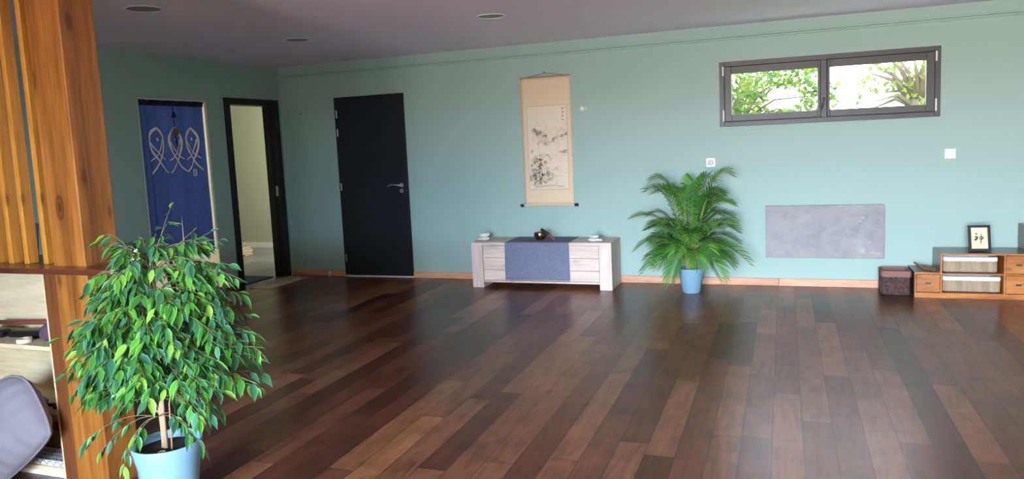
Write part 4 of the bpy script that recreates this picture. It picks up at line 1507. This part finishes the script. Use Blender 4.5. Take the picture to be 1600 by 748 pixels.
# (tip x, tip y, tip z) seen in the photograph and random filler
tips = [(-1.18, 7.05, 1.06), (-1.20, 6.9, 0.98), (-0.46, 7.05, 1.10), (-0.62, 6.98, 1.06), (-0.80, 7.2, 1.02), (-0.58, 6.95, 0.90), (-0.45, 7.1, 0.82),
        (-1.37, 6.98, 0.72), (-1.33, 6.95, 0.42), (-1.25, 6.85, 0.22), (-1.10, 6.75, 0.28), (-0.42, 6.95, 0.66), (-0.30, 6.92, 0.30), (-0.52, 6.8, 0.16), (-0.47, 7.0, 0.40),
        (-1.02, 6.72, 0.62), (-0.78, 6.66, 0.55), (-0.62, 6.7, 0.66), (-0.92, 6.68, 0.40), (-0.72, 6.68, 0.30), (-1.0, 6.85, 0.12), (-0.62, 6.72, 0.44)]
for i, tp in enumerate(tips):
    tip = Vector(tp)
    b0 = K + Vector((rnd.uniform(-0.04, 0.04), rnd.uniform(-0.04, 0.03), 0))
    hv = tip - b0
    mid = b0 + Vector((hv.x * 0.38, hv.y * 0.38, 0))
    mid.z = max(tip.z + 0.12, 0.5 + 0.35 * tip.z) + rnd.uniform(0, 0.08)
    frond(b0, mid, tip, 17, 0.125, 1.5)
for i in range(50):
    a = rnd.uniform(0, 2 * pi)
    z = rnd.uniform(0.22, 0.98)
    R_ = 0.50 * (1 - 0.42 * max(0, z - 0.4)) * rnd.uniform(0.62, 1.0)
    tip = Vector((PC.x + R_ * cos(a), min(PC.y + R_ * 0.85 * sin(a), YB - 0.05), z))
    b0 = K + Vector((rnd.uniform(-0.05, 0.05), rnd.uniform(-0.05, 0.03), 0))
    hv = tip - b0
    mid = b0 + Vector((hv.x * 0.35, hv.y * 0.35, 0))
    mid.z = max(tip.z + 0.10, 0.42 + 0.4 * tip.z) + rnd.uniform(0, 0.1)
    frond(b0, mid, tip, 16, rnd.uniform(0.10, 0.13), rnd.uniform(0.8, 1.7))
stk.build('stalks', MT['stalk'], PP, smooth=True)
fr_.build('fronds', MT['palm'], PP, smooth=False)

# ------------------------------------------------------------------ ficus in blue pot
FC = Vector((-2.449, 2.310, 0))
FP = thing('potted_ficus', (FC.x, FC.y, 0), 'leafy weeping fig in a sky blue pot in front of the wooden post', 'potted plant')
PH = 0.315
MB().lathe(pot_profile(0.094, 0.142, PH, 0.055), c=(FC.x, FC.y, 0.0005), n=64).build('pot', MT['pot'], FP, smooth=True, flat_angle=35)
g = MB()
rs = random.Random(4)
g.grid(lambda u, v: Vector((FC.x + 0.122 * v * cos(2 * pi * u), FC.y + 0.122 * v * sin(2 * pi * u), PH - 0.032 + 0.006 * sin(13 * u * 6.28 + 9 * v) * v * (1 - v) + 0.01 * (1 - v))), 48, 10)
g.build('soil', MT['soil'], FP, smooth=True)
rn = random.Random(17)
tk = MB()
base = FC + Vector((0.0, 0.0, PH - 0.035))


def trunk_pt(z):
    """main stem of the ficus at height z, leaning slightly"""
    t = (z - PH) / 0.95
    return Vector((FC.x - 0.01 - 0.055 * sin(t * 3.0) + 0.16 * max(0, t - 0.45), FC.y + 0.03 * sin(t * 4), z))


zs = [PH - 0.035 + i * 0.05 for i in range(17)]
tk.tube([trunk_pt(z) for z in zs], [0.0135 * (1 - 0.7 * i / 16) + (0.004 if i == 0 else 0) for i in range(17)], 12)
tk.tube([trunk_pt(PH - 0.035) + Vector((0.012, -0.01, 0)), trunk_pt(PH + 0.1) + Vector((0.013, -0.004, 0)), trunk_pt(PH + 0.25) + Vector((0.012, 0.008, 0)), trunk_pt(PH + 0.4) + Vector((0.05, 0, 0)), trunk_pt(PH + 0.55) + Vector((0.12, -0.02, 0))], [0.009, 0.008, 0.007, 0.0055, 0.004], 8)
tk.tube([base + Vector((0.045, -0.02, 0)), base + Vector((0.06, -0.03, 0.10)), base + Vector((0.085, -0.05, 0.22)), base + Vector((0.14, -0.06, 0.36))], [0.0045, 0.0035, 0.003, 0.002], 7)
tk.tube([trunk_pt(0.42), trunk_pt(0.5) + Vector((-0.07, -0.03, 0.0)), trunk_pt(0.6) + Vector((-0.16, -0.05, 0.02))], [0.0045, 0.004, 0.003], 7)
lf = MB()
tw = MB()


def ok_pos(p):
    if PX0 - 0.02 < p.x < PX1 + 0.012 and p.y > PY0 - 0.015:
        return False
    if p.y > 2.31 and p.x < -2.60 and 0.97 < p.z < 1.07:
        return False
    if p.y > PY0 - 0.02 and p.x < PX1 + 0.012:
        return False
    return True


def leaf(p, d, L_, W_, col_c, col_e, roll):
    d = d.normalized()
    s_ = d.cross(Vector((0, 0, 1)))
    if s_.length < 0.15:
        s_ = Vector((cos(roll * 3), sin(roll * 3), 0))
        s_ = s_ - d * s_.dot(d)
    s_.normalize()
    s_ = Matrix.Rotation(roll, 3, d) @ s_
    n_ = s_.cross(d)
    st = ((0, 0.0), (0.16, 0.62), (0.40, 1.0), (0.66, 0.72), (0.84, 0.25), (1.0, 0.0))
    vs, cs = [], []
    mids = []
    for t, w_ in st:
        c_ = p + d * (L_ * t) + Vector((0, 0, -0.16 * L_ * t * t)) - n_ * (0.0)
        mids.append((c_, w_))
    for c_, w_ in mids:
        if w_ == 0:
            vs.append(c_)
            cs.append(col_c)
        else:
            vs += [c_ - s_ * W_ * w_ / 2 + n_ * W_ * w_ * 0.16, c_ - s_ * W_ * w_ * 0.36 + n_ * W_ * w_ * 0.07, c_, c_ + s_ * W_ * w_ * 0.36 + n_ * W_ * w_ * 0.07, c_ + s_ * W_ * w_ / 2 + n_ * W_ * w_ * 0.16]
            cs += [col_e, col_c, col_c, col_c, col_e]
    fs = []
    # base fan
    for k in range(4):
        fs.append((0, 1 + k, 2 + k))
    for r_ in range(3):
        a = 1 + r_ * 5
        for k in range(4):
            fs.append((a + k, a + 5 + k, a + 6 + k, a + 1 + k))
    a = 16
    for k in range(4):
        fs.append((a + k, 21, a + 1 + k))
    lf.add(vs, fs, 0, cs)


GREENS = [((0.045, 0.18, 0.03), (0.17, 0.37, 0.07)), ((0.03, 0.13, 0.05), (0.14, 0.30, 0.12)), ((0.07, 0.27, 0.03), (0.32, 0.50, 0.09)), ((0.05, 0.19, 0.10), (0.22, 0.38, 0.22)), ((0.20, 0.40, 0.04), (0.42, 0.56, 0.14))]


def twig(a, tip, nleaf, sag, lscale=1.0, r=0.0022):
    mid = a.lerp(tip, 0.5) + Vector((rn.uniform(-0.02, 0.02), rn.uniform(-0.02, 0.02), sag))
    pts = [interp3(a, mid, tip, i / 9) for i in range(10)]
    if any(not ok_pos(q) for q in pts):
        return
    tw.tube(pts, [r * (1 - 0.7 * i / 9) for i in range(10)], 5)
    for k in range(nleaf):
        t = 0.36 + 0.64 * (k + rn.uniform(0.1, 0.9)) / nleaf
        t = min(t, 1.0)
        p = interp3(a, mid, tip, t)
        d = (interp3(a, mid, tip, min(1, t + 0.03)) - interp3(a, mid, tip, t - 0.03)).normalized()
        sd = d.cross(Vector((0, 0, 1)))
        if sd.length < 0.1:
            sd = Vector((1, 0, 0))
        sd.normalize()
        sgn = 1 if k % 2 else -1
        if t > 0.97:
            dr = d
        else:
            dr = (d * 0.7 + sd * sgn * rn.uniform(0.35, 0.85) + Vector((rn.uniform(-0.2, 0.2), rn.uniform(-0.2, 0.2), -rn.uniform(0.4, 1.1))))
        dr.normalize()
        L_ = rn.uniform(0.045, 0.078) * lscale
        pet = p + dr * 0.008
        if not ok_pos(pet + dr * L_) or not ok_pos(pet) or (pet + dr * L_).z < 0.03:
            continue
        gi = rn.choices(range(5), weights=(34, 24, 20, 14, 8))[0]
        cc, ce = GREENS[gi]
        k_ = rn.uniform(0.8, 1.35)
        cc = tuple(x * k_ for x in cc)
        ce = tuple(x * k_ for x in ce)
        leaf(pet, dr, L_, L_ * rn.uniform(0.34, 0.43), cc, ce, rn.uniform(-0.8, 0.8))


def crown_r(z):
    tab = ((0.28, 0.28), (0.40, 0.36), (0.52, 0.42), (0.66, 0.47), (0.78, 0.45), (0.90, 0.38), (1.00, 0.31), (1.10, 0.26), (1.2, 0.18), (1.3, 0.05))
    for (a, ra), (b_, rb) in zip(tab, tab[1:]):
        if a <= z <= b_:
            return ra + (rb - ra) * (z - a) / (b_ - a)
    return 0.03


CC = Vector((FC.x + 0.045, FC.y + 0.0, 0))
n_t = 0
while n_t < 350:
    z = rn.triangular(0.34, 1.22, 0.76)
    a = rn.uniform(0, 2 * pi)
    if (sin(a) > 0.3 and rn.random() < 0.35) or (z < 0.56 and sin(a) < 0.2 and abs(cos(a) + 0.05) < 0.6) or (z < 0.5 and rn.random() < 0.4):
        continue
    R_ = crown_r(z) * rn.uniform(0.28, 1.12) ** 0.55
    tip = Vector((CC.x + R_ * 0.98 * cos(a), CC.y + R_ * 0.66 * sin(a), z))
    if tip.x < -2.80:
        tip.y = min(tip.y, 2.34)
    if not ok_pos(tip):
        continue
    zr = min(max(z + rn.uniform(-0.14, 0.10), 0.48), 1.06)
    st_ = trunk_pt(zr)
    st_ = st_.lerp(tip, rn.uniform(0.15, 0.6)) + Vector((0, 0, 0.02))
    twig(st_, tip, rn.randint(6, 9), rn.uniform(0.02, 0.055))
    n_t += 1
# main boughs
for i in range(16):
    a = i * 2.4
    z = 0.55 + 0.5 * (i / 15)
    s0 = trunk_pt(min(z, 1.08))
    R_ = crown_r(z) * 0.7
    tip = Vector((CC.x + R_ * cos(a), CC.y + R_ * 0.8 * sin(a), z + 0.10))
    twig(s0, tip, 6, 0.06, 1.0, 0.0042)
# upright leader shoots
for (x, z, n_) in ((-2.263, 1.30, 7), (-2.36, 1.20, 6), (-2.17, 1.22, 6), (-2.70, 1.17, 8), (-2.62, 1.20, 7), (-2.08, 1.17, 8), (-2.00, 1.08, 9), (-1.97, 1.02, 8), (-2.12, 1.20, 6), (-2.47, 1.19, 5), (-2.30, 1.24, 5)):
    a0 = trunk_pt(1.0) + Vector((rn.uniform(-0.04, 0.04), rn.uniform(-0.03, 0.03), 0))
    twig(a0, Vector((x, FC.y - rn.uniform(0, 0.05), z)), n_, 0.03 if abs(x + 2.3) < 0.2 else 0.09, 0.85)
# low sprays falling over the rim
for (x, y, z) in ((-2.60, 2.20, 0.24), (-2.66, 2.16, 0.30), (-2.52, 2.14, 0.25), (-2.20, 2.2, 0.40), (-2.12, 2.18, 0.36), (-2.68, 2.1, 0.36)):
    twig(trunk_pt(0.42) + Vector((0, -0.02, 0)), Vector((x, y, z)), 9, 0.10, 0.85, 0.0018)
tk.build('trunk', MT['bark'], FP, smooth=True)
tw.build('branches', plain('green_brown_twig', lin(128, 112, 78), 0.7, var=0.2), FP, smooth=True)
lf.build('foliage', MT['leaf'], FP, smooth=True)
g = MB()
lf2 = lf
lf = MB()
leaf(FC + Vector((0.02, -0.075, PH - 0.018)), Vector((1, 0.1, 0.03)), 0.06, 0.03, lin(214, 190, 140)[:3], lin(224, 204, 160)[:3], 0.1)
lf.build('fallen_leaf', tinted('dry_leaf', 0.8), FP, smooth=True)

# ------------------------------------------------------------------ woven waste basket
BKX0, BKX1, BKY0, BKY1, BKZ = 0.800, 1.036, 7.165, 7.40, 0.215
BK = thing('woven_basket', (0.918, 7.28, 0), 'dark woven wicker basket with brown cloth rim beside the stepped chest', 'basket')


def rrect(x0, x1, y0, y1, r, n=5):
    pts = []
    for cx, cy, a0 in ((x1 - r, y0 + r, -90), (x1 - r, y1 - r, 0), (x0 + r, y1 - r, 90), (x0 + r, y0 + r, 180)):
        for k in range(n + 1):
            t = radians(a0 + 90 * k / n)
            pts.append((cx + r * cos(t), cy + r * sin(t)))
    return pts


def shell(g, rings, mi=0, close_bottom=False):
    n = len(rings[0])
    vs = [p for r in rings for p in r]
    fs = []
    for i in range(len(rings) - 1):
        for k in range(n):
            k2 = (k + 1) % n
            fs.append((i * n + k, i * n + k2, (i + 1) * n + k2, (i + 1) * n + k))
    if close_bottom:
        fs.append(tuple(range(n)))
    g.add(vs, fs, mi)


g = MB()
rings = []
for i in range(27):
    z = 0.001 + 0.165 * i / 26
    ins = 0.012 * (1 - min(1, z / 0.03)) + 0.004 + 0.003 * (i % 2)
    rings.append([(x + 0.0022 * (1 if (k + i) % 2 else -1), y + 0.0022 * (1 if (k + i) % 2 else -1), z) for k, (x, y) in enumerate(rrect(BKX0 + ins, BKX1 - ins, BKY0 + ins, BKY1 - ins, 0.03, 4))])
shell(g, rings, 0, True)
# knobbly strands
rb = random.Random(9)
for k in range(34):
    t = k / 34
    for (xa, ya) in ((BKX0 + 0.015 + (BKX1 - BKX0 - 0.03) * t, BKY0 + 0.002), (BKX0 + 0.002, BKY0 + 0.015 + (BKY1 - BKY0 - 0.03) * t)):
        g.tube([(xa + rb.uniform(-0.002, 0.002), ya + rb.uniform(-0.002, 0.002), 0.008 + 0.158 * j / 8) for j in range(9)], [0.0022 + 0.0016 * rb.random() for _ in range(9)], 5)
g.build('wicker_body', MT['wicker'], BK)
g = MB()
rg = lambda ins, z: [(x, y, z) for x, y in rrect(BKX0 + ins, BKX1 - ins, BKY0 + ins, BKY1 - ins, 0.03, 4)]
shell(g, [rg(-0.003, 0.163), rg(-0.004, 0.19), rg(-0.001, BKZ), rg(0.008, BKZ + 0.001), rg(0.012, 0.19), rg(0.016, 0.02)], 0, False)
g.add(rg(0.016, 0.02), [tuple(range(len(rg(0, 0))))])
g.build('cloth_liner', MT['liner'], BK, smooth=True, flat_angle=50)

# ------------------------------------------------------------------ stepped chest
CY0_, CY1_ = 7.10, 7.455
CH = thing('stepped_chest', (1.7, 7.28, 0), 'amber wooden stepped chest with drawers and open shelf along the back wall', 'chest')
E_ = 0.014
g = MB()
g.box(1.050, 2.62, CY0_, CY1_, 0.0, 0.046)                      # base
g.box(1.050, 1.064, CY0_, CY1_, 0.046, 0.2058)                   # left side of low step
g.box(1.2445, 1.2585, CY0_, CY1_, 0.046, 0.3708)
g.box(1.709, 1.724, CY0_, CY1_, 0.046, 0.3708)
g.box(2.605, 2.62, CY0_, CY1_, 0.046, 0.585)
g.box(1.895, 1.909, CY0_, CY1_, 0.385, 0.585)
g.box(1.2585, 1.709, CY0_ + 0.002, CY1_, 0.203, 0.2145)                    # shelf divider
g.box(1.909, 1.924, CY0_, CY1_, 0.046, 0.3708)
g.box(1.724, 2.605, CY0_, CY1_, 0.203, 0.2145)
g.build('carcass', MT['chest'], CH, bevel=0.0015)
g = MB()
g.box(1.050, 1.2443, CY0_ + 0.0, CY0_ + 0.018, 0.206, 0.2195).box(1.2445, 2.62, CY0_, CY0_ + 0.018, 0.371, 0.3865).box(1.895, 2.62, CY0_, CY0_ + 0.018, 0.585, 0.6)
g.build('front_edge', MT['chest'], CH, bevel=0.0015)
g = MB()
g.box(1.050, 1.2443, CY0_ + 0.0182, CY1_, 0.206, 0.2195).box(1.2445, 2.62, CY0_ + 0.0182, CY1_, 0.371, 0.3865).box(1.895, 2.62, CY0_ + 0.0182, CY1_, 0.585, 0.6)
g.box(1.0485, 1.0499, CY0_ + 0.016, CY1_, 0.001, 0.2195).box(1.243, 1.2444, CY0_ + 0.016, CY1_, 0.2197, 0.3865).box(1.8935, 1.8949, CY0_ + 0.016, CY1_, 0.3867, 0.6)
g.build('dark_top', MT['chest_dark'], CH)
MB().box(1.2586, 1.7089, CY1_ - 0.012, CY1_ - 0.002, 0.0462, 0.3706).build('back_panel', MT['chest_dark'], CH)
for x0, x1, z0, z1 in ((1.0665, 1.2425, 0.050, 0.201), (1.7265, 1.9065, 0.218, 0.367), (1.7265, 1.9065, 0.050, 0.199), (1.9265, 2.6025, 0.218, 0.367), (1.9265, 2.6025, 0.050, 0.199), (1.9115, 2.6025, 0.39, 0.582)):
    df = MB().box(x0, x1, CY0_ + 0.004, CY0_ + 0.3, z0, z1).build('drawer', MT['chest'], CH, bevel=0.002)
    xm, zm = (x0 + x1) / 2, (z0 + z1) / 2
    k_ = MB()
    k_.box(xm - 0.02, xm + 0.02, CY0_ + 0.001, CY0_ + 0.0035, zm - 0.009, zm + 0.009)
    k_.tube([(xm - 0.015, CY0_ + 0.001, zm + 0.002), (xm - 0.012, CY0_ - 0.008, zm - 0.003), (xm + 0.012, CY0_ - 0.008, zm - 0.003), (xm + 0.015, CY0_ + 0.001, zm + 0.002)], 0.0025, 6)
    k_.build('handle', plain('dark_brass', (0.12, 0.09, 0.06, 1), 0.4, 0.9), df)


# bamboo baskets in the open shelf
def bamboo_basket(x0, x1, z0, h, label):
    y0_, y1_ = CY0_ + 0.03, CY1_ - 0.03
    t_ = thing('bamboo_basket', ((x0 + x1) / 2, (y0_ + y1_) / 2, z0), label, 'basket', 'bamboo baskets in the open shelf')
    g = MB()
    ring = rrect(x0, x1, y0_, y1_, 0.035, 6)
    # vertical slivers with small gaps following the outline
    per = []
    n = len(ring)
    for k in range(n):
        a, b_ = Vector((*ring[k], 0)), Vector((*ring[(k + 1) % n], 0))
        m_ = max(1, int(round((b_ - a).length / 0.0088)))
        for j in range(m_):
            per.append((a.lerp(b_, j / m_), a.lerp(b_, (j + 0.86) / m_)))
    cen = Vector(((x0 + x1) / 2, (y0_ + y1_) / 2, 0))
    for a, b_ in per:
        nn = (b_ - a).cross(Vector((0, 0, 1))).normalized() * 0.0022
        for zz0, zz1 in ((z0 + 0.006, z0 + h * 0.80),):
            vs = [a - nn, b_ - nn, b_ + nn, a + nn]
            vv = [Vector((p.x, p.y, zz0)) for p in vs] + [Vector((p.x, p.y, zz1)) for p in vs]
            g.add(vv, [(0, 3, 2, 1), (4, 5, 6, 7), (0, 1, 5, 4), (1, 2, 6, 5), (2, 3, 7, 6), (3, 0, 4, 7)])
    g.build('bamboo_wall', MT['bamboo'], t_)
    g = MB()
    ri = lambda ins, z: [(x, y, z) for x, y in rrect(x0 + ins, x1 - ins, y0_ + ins, y1_ - ins, 0.033, 6)]
    shell(g, [ri(0.004, z0 + 0.001), ri(0.0035, z0 + h * 0.78)], 0, True)
    shell(g, [ri(-0.0028, z0 + 0.0005), ri(-0.0028, z0 + 0.011)], 0)
    g.build('dark_lining', plain('dark_lining', lin(52, 40, 34), 0.8), t_)
    g = MB()
    shell(g, [ri(-0.003, z0 + h * 0.76), ri(-0.0045, z0 + h * 0.86), ri(-0.002, z0 + h), ri(0.007, z0 + h + 0.0008), ri(0.010, z0 + h * 0.84), ri(0.011, z0 + h * 0.4)], 0)
    g.build('linen_rim', MT['linen'], t_, smooth=True, flat_angle=60)


bamboo_basket(1.275, 1.672, 0.2150, 0.135, 'bamboo basket with white linen rim on the upper shelf of the chest')
bamboo_basket(1.272, 1.696, 0.0465, 0.137, 'bamboo basket with white linen rim on the lower shelf of the chest')

# carved wooden piece lying on the low step
CWT = thing('carved_wooden_tool', (1.17, 7.25, 0.2197), 'curved brown carved wooden tool lying on the lowest step of the chest', 'wooden tool')
g = MB()
g.tube([(1.075, 7.335, 0.268), (1.085, 7.325, 0.265), (1.11, 7.29, 0.247), (1.14, 7.25, 0.2325), (1.175, 7.21, 0.2305), (1.205, 7.19, 0.2305), (1.225, 7.18, 0.2285)], [0.004, 0.008, 0.0085, 0.0095, 0.010, 0.010, 0.007], 10)
g.tube([(1.11, 7.37, 0.2295), (1.15, 7.36, 0.233), (1.19, 7.34, 0.231), (1.222, 7.33, 0.2285)], [0.006, 0.010, 0.010, 0.006], 10)
g.build('handle', wood('oiled_wood', lin(88, 54, 38), lin(126, 84, 62), lin(160, 116, 88), 'X', 1, 0.5, 0, 20), CWT, smooth=True)

# calligraphy frame leaning on its stand
FRM = thing('calligraphy_frame', (1.56, 7.22, 0.387), 'black picture frame with a brush painted ink character on top of the chest', 'picture frame')
T = Matrix.Translation((1.556, 7.205, 0.3878)) @ Matrix.Rotation(radians(3), 4, 'Z') @ Matrix.Rotation(radians(-13), 4, 'X') @ Matrix.Translation((0, 0, 0.0035))
FWd, FHt, bw = 0.166, 0.222, 0.021
g = MB()
g.box(-FWd / 2, FWd / 2, -0.008, 0.008, 0, bw, T=T).box(-FWd / 2, FWd / 2, -0.008, 0.008, FHt - bw, FHt, T=T)
g.box(-FWd / 2, -FWd / 2 + bw, -0.008, 0.008, bw, FHt - bw, T=T).box(FWd / 2 - bw, FWd / 2, -0.008, 0.008, bw, FHt - bw, T=T)
g.box(-FWd / 2 + bw, FWd / 2 - bw, 0.002, 0.008, bw, FHt - bw, T=T)
g.build('frame', MT['black'], FRM, bevel=0.0015)
g = MB()
g.box(-FWd / 2 + bw, FWd / 2 - bw, -0.002, 0.0015, bw, FHt - bw, T=T)


def stroke(pts, ws, mi=1):
    pts = [(x * 1.12, 0.107 + (z - 0.107) * 1.12) for x, z in pts]
    ws = [w * 1.35 for w in ws]
    n_ = len(pts)
    vs, fs = [], []
    for i, (x, z) in enumerate(pts):
        a, b_ = pts[max(0, i - 1)], pts[min(n_ - 1, i + 1)]
        dx, dz = b_[0] - a[0], b_[1] - a[1]
        l_ = sqrt(dx * dx + dz * dz) or 1
        for s_ in (-1, 1):
            vs.append(T @ Vector((x - dz / l_ * ws[i] / 2 * s_, -0.0026, z + dx / l_ * ws[i] / 2 * s_)))
    for i in range(n_ - 1):
        fs.append((2 * i, 2 * i + 1, 2 * i + 3, 2 * i + 2))
    g.add(vs, fs, mi)


stroke([(-0.026, 0.148), (-0.02, 0.144), (-0.014, 0.139)], [0.004, 0.009, 0.004])
stroke([(-0.034, 0.118), (-0.024, 0.122), (-0.012, 0.122), (-0.016, 0.112), (-0.026, 0.100), (-0.036, 0.094)], [0.003, 0.006, 0.008, 0.010, 0.010, 0.003])
stroke([(-0.022, 0.110), (-0.021, 0.100), (-0.022, 0.090)], [0.004, 0.004, 0.003])
stroke([(-0.014, 0.106), (-0.010, 0.103), (-0.008, 0.100)], [0.002, 0.004, 0.002])
stroke([(0.002, 0.118), (0.001, 0.108), (0.003, 0.100)], [0.003, 0.004, 0.002])
stroke([(0.002, 0.119), (0.012, 0.124), (0.024, 0.120), (0.025, 0.110), (0.016, 0.103), (0.003, 0.101)], [0.003, 0.005, 0.005, 0.006, 0.005, 0.003])
stroke([(0.002, 0.111), (0.012, 0.112), (0.022, 0.112)], [0.002, 0.003, 0.002])
stroke([(0.012, 0.148), (0.0125, 0.125), (0.011, 0.100), (0.009, 0.080), (0.006, 0.066)], [0.002, 0.004, 0.005, 0.005, 0.001])
g.build('calligraphy', [plain('rice_paper', lin(212, 198, 168), 0.85), MT['ink']], FRM)
g = MB()
g.box(-0.02, 0.02, 0.0082, 0.0105, 0.02, 0.16, T=T)
g.add([T @ Vector((-0.018, 0.0105, 0.13)), T @ Vector((0.018, 0.0105, 0.13)), Vector((1.575, 7.30, 0.3880)), Vector((1.539, 7.298, 0.3880))], [(0, 1, 2, 3)])
g.build('easel_back', MT['black'], FRM)

# ------------------------------------------------------------------ outside the north window
struct(MB().box(-30, 30, YB + 0.3, 40, -0.35, -0.3).build('ground_outside', plain('meadow_grass', lin(120, 150, 60), 0.95, var=0.3, bscale=8)))
ro = random.Random(31)


def garden_tree(name, c, rad, n, zc, label, cols, lsize, trunk_r, trunk_tilt=0.0, gap=0.0):
    t_ = thing(name, (c[0], c[1], -0.3), label, 'tree', 'trees outside the window')
    g = MB()
    g.tube([(c[0], c[1], -0.3), (c[0] + trunk_tilt * 0.4, c[1], 0.8), (c[0] + trunk_tilt, c[1], zc), (c[0] + trunk_tilt * 1.3, c[1], zc + rad[2] * 0.5)], [trunk_r, trunk_r * 0.85, trunk_r * 0.7, trunk_r * 0.4], 10)
    cs = []
    for i in range(14):
        a, e = ro.uniform(0, 2 * pi), ro.uniform(-0.5, 0.9)
        tip = Vector((c[0] + trunk_tilt + rad[0] * 0.8 * cos(a), c[1] + rad[1] * 0.8 * sin(a), zc + rad[2] * 0.8 * e))
        s0 = Vector((c[0] + trunk_tilt, c[1], zc - 0.3))
        g.tube([s0, s0.lerp(tip, 0.5) + Vector((0, 0, 0.15)), tip], [trunk_r * 0.35, trunk_r * 0.2, 0.008], 6)
    g.build('trunk', plain('grey_bark', lin(120, 104, 90), 0.9, bump=0.5, bscale=12, var=0.3), t_, smooth=True)
    g = MB()
    for i in range(n):
        while True:
            p = Vector((ro.uniform(-1, 1), ro.uniform(-1, 1), ro.uniform(-1, 1)))
            if p.length < 1:
                break
        q = Vector((c[0] + trunk_tilt + p.x * rad[0], c[1] + p.y * rad[1], zc + p.z * rad[2]))
        if gap and sin(q.x * 5 + q.z * 4) + sin(q.z * 7 - q.x * 3) > gap:
            continue
        d = Vector((ro.uniform(-1, 1), ro.uniform(-1, 1), ro.uniform(-1, 0.4))).normalized()
        s_ = d.cross(Vector((ro.uniform(-1, 1), ro.uniform(-1, 1), ro.uniform(-1, 1)))).normalized()
        L_ = lsize * ro.uniform(0.7, 1.3)
        col = ro.choice(cols)
        k_ = ro.uniform(0.7, 1.2)
        col = tuple(x * k_ * 0.6 for x in col)
        g.add([q, q + d * L_ * 0.45 - s_ * L_ * 0.3, q + d * L_ * 0.45 + s_ * L_ * 0.3, q + d * L_], [(0, 2, 3, 1)], 0, [col] * 4)
    g.build('foliage', MT['tree_leaf'], t_)


garden_tree('garden_tree', (-0.9, 13.0), (1.5, 0.8, 0.9), 3800, 1.95, 'yellow green leafy tree outside the left window pane', [(0.30, 0.42, 0.08), (0.42, 0.52, 0.10), (0.2, 0.34, 0.1)], 0.11, 0.09, 0.2, 0.9)
garden_tree('garden_tree', (1.55, 12.6), (0.9, 0.6, 0.75), 800, 2.0, 'sparse tree with a pale trunk outside the right window pane', [(0.34, 0.44, 0.10), (0.44, 0.5, 0.14)], 0.10, 0.16, 0.35, 0.4)
hg = MB()
for i in range(2600):
    q = Vector((ro.uniform(-4, 4.5), 15 + ro.uniform(-0.3, 0.3), -0.3 + 1.95 * ro.random() ** 0.8))
    d = Vector((ro.uniform(-1, 1), ro.uniform(-1, 0.2), ro.uniform(-1, 1))).normalized()
    s_ = d.cross(Vector((ro.uniform(-1, 1), ro.uniform(-1, 1), ro.uniform(-1, 1)))).normalized()
    L_ = 0.2 * ro.uniform(0.7, 1.3)
    k_ = ro.uniform(0.7, 1.2)
    hg.add([q, q + d * L_ * 0.45 - s_ * L_ * 0.35, q + d * L_ * 0.45 + s_ * L_ * 0.35, q + d * L_], [(0, 2, 3, 1)], 0, [(0.20 * k_, 0.27 * k_, 0.06 * k_)] * 4)
tag(hg.build('hedge', MT['tree_leaf']), 'low sunny green hedge outside behind the garden trees', 'hedge')
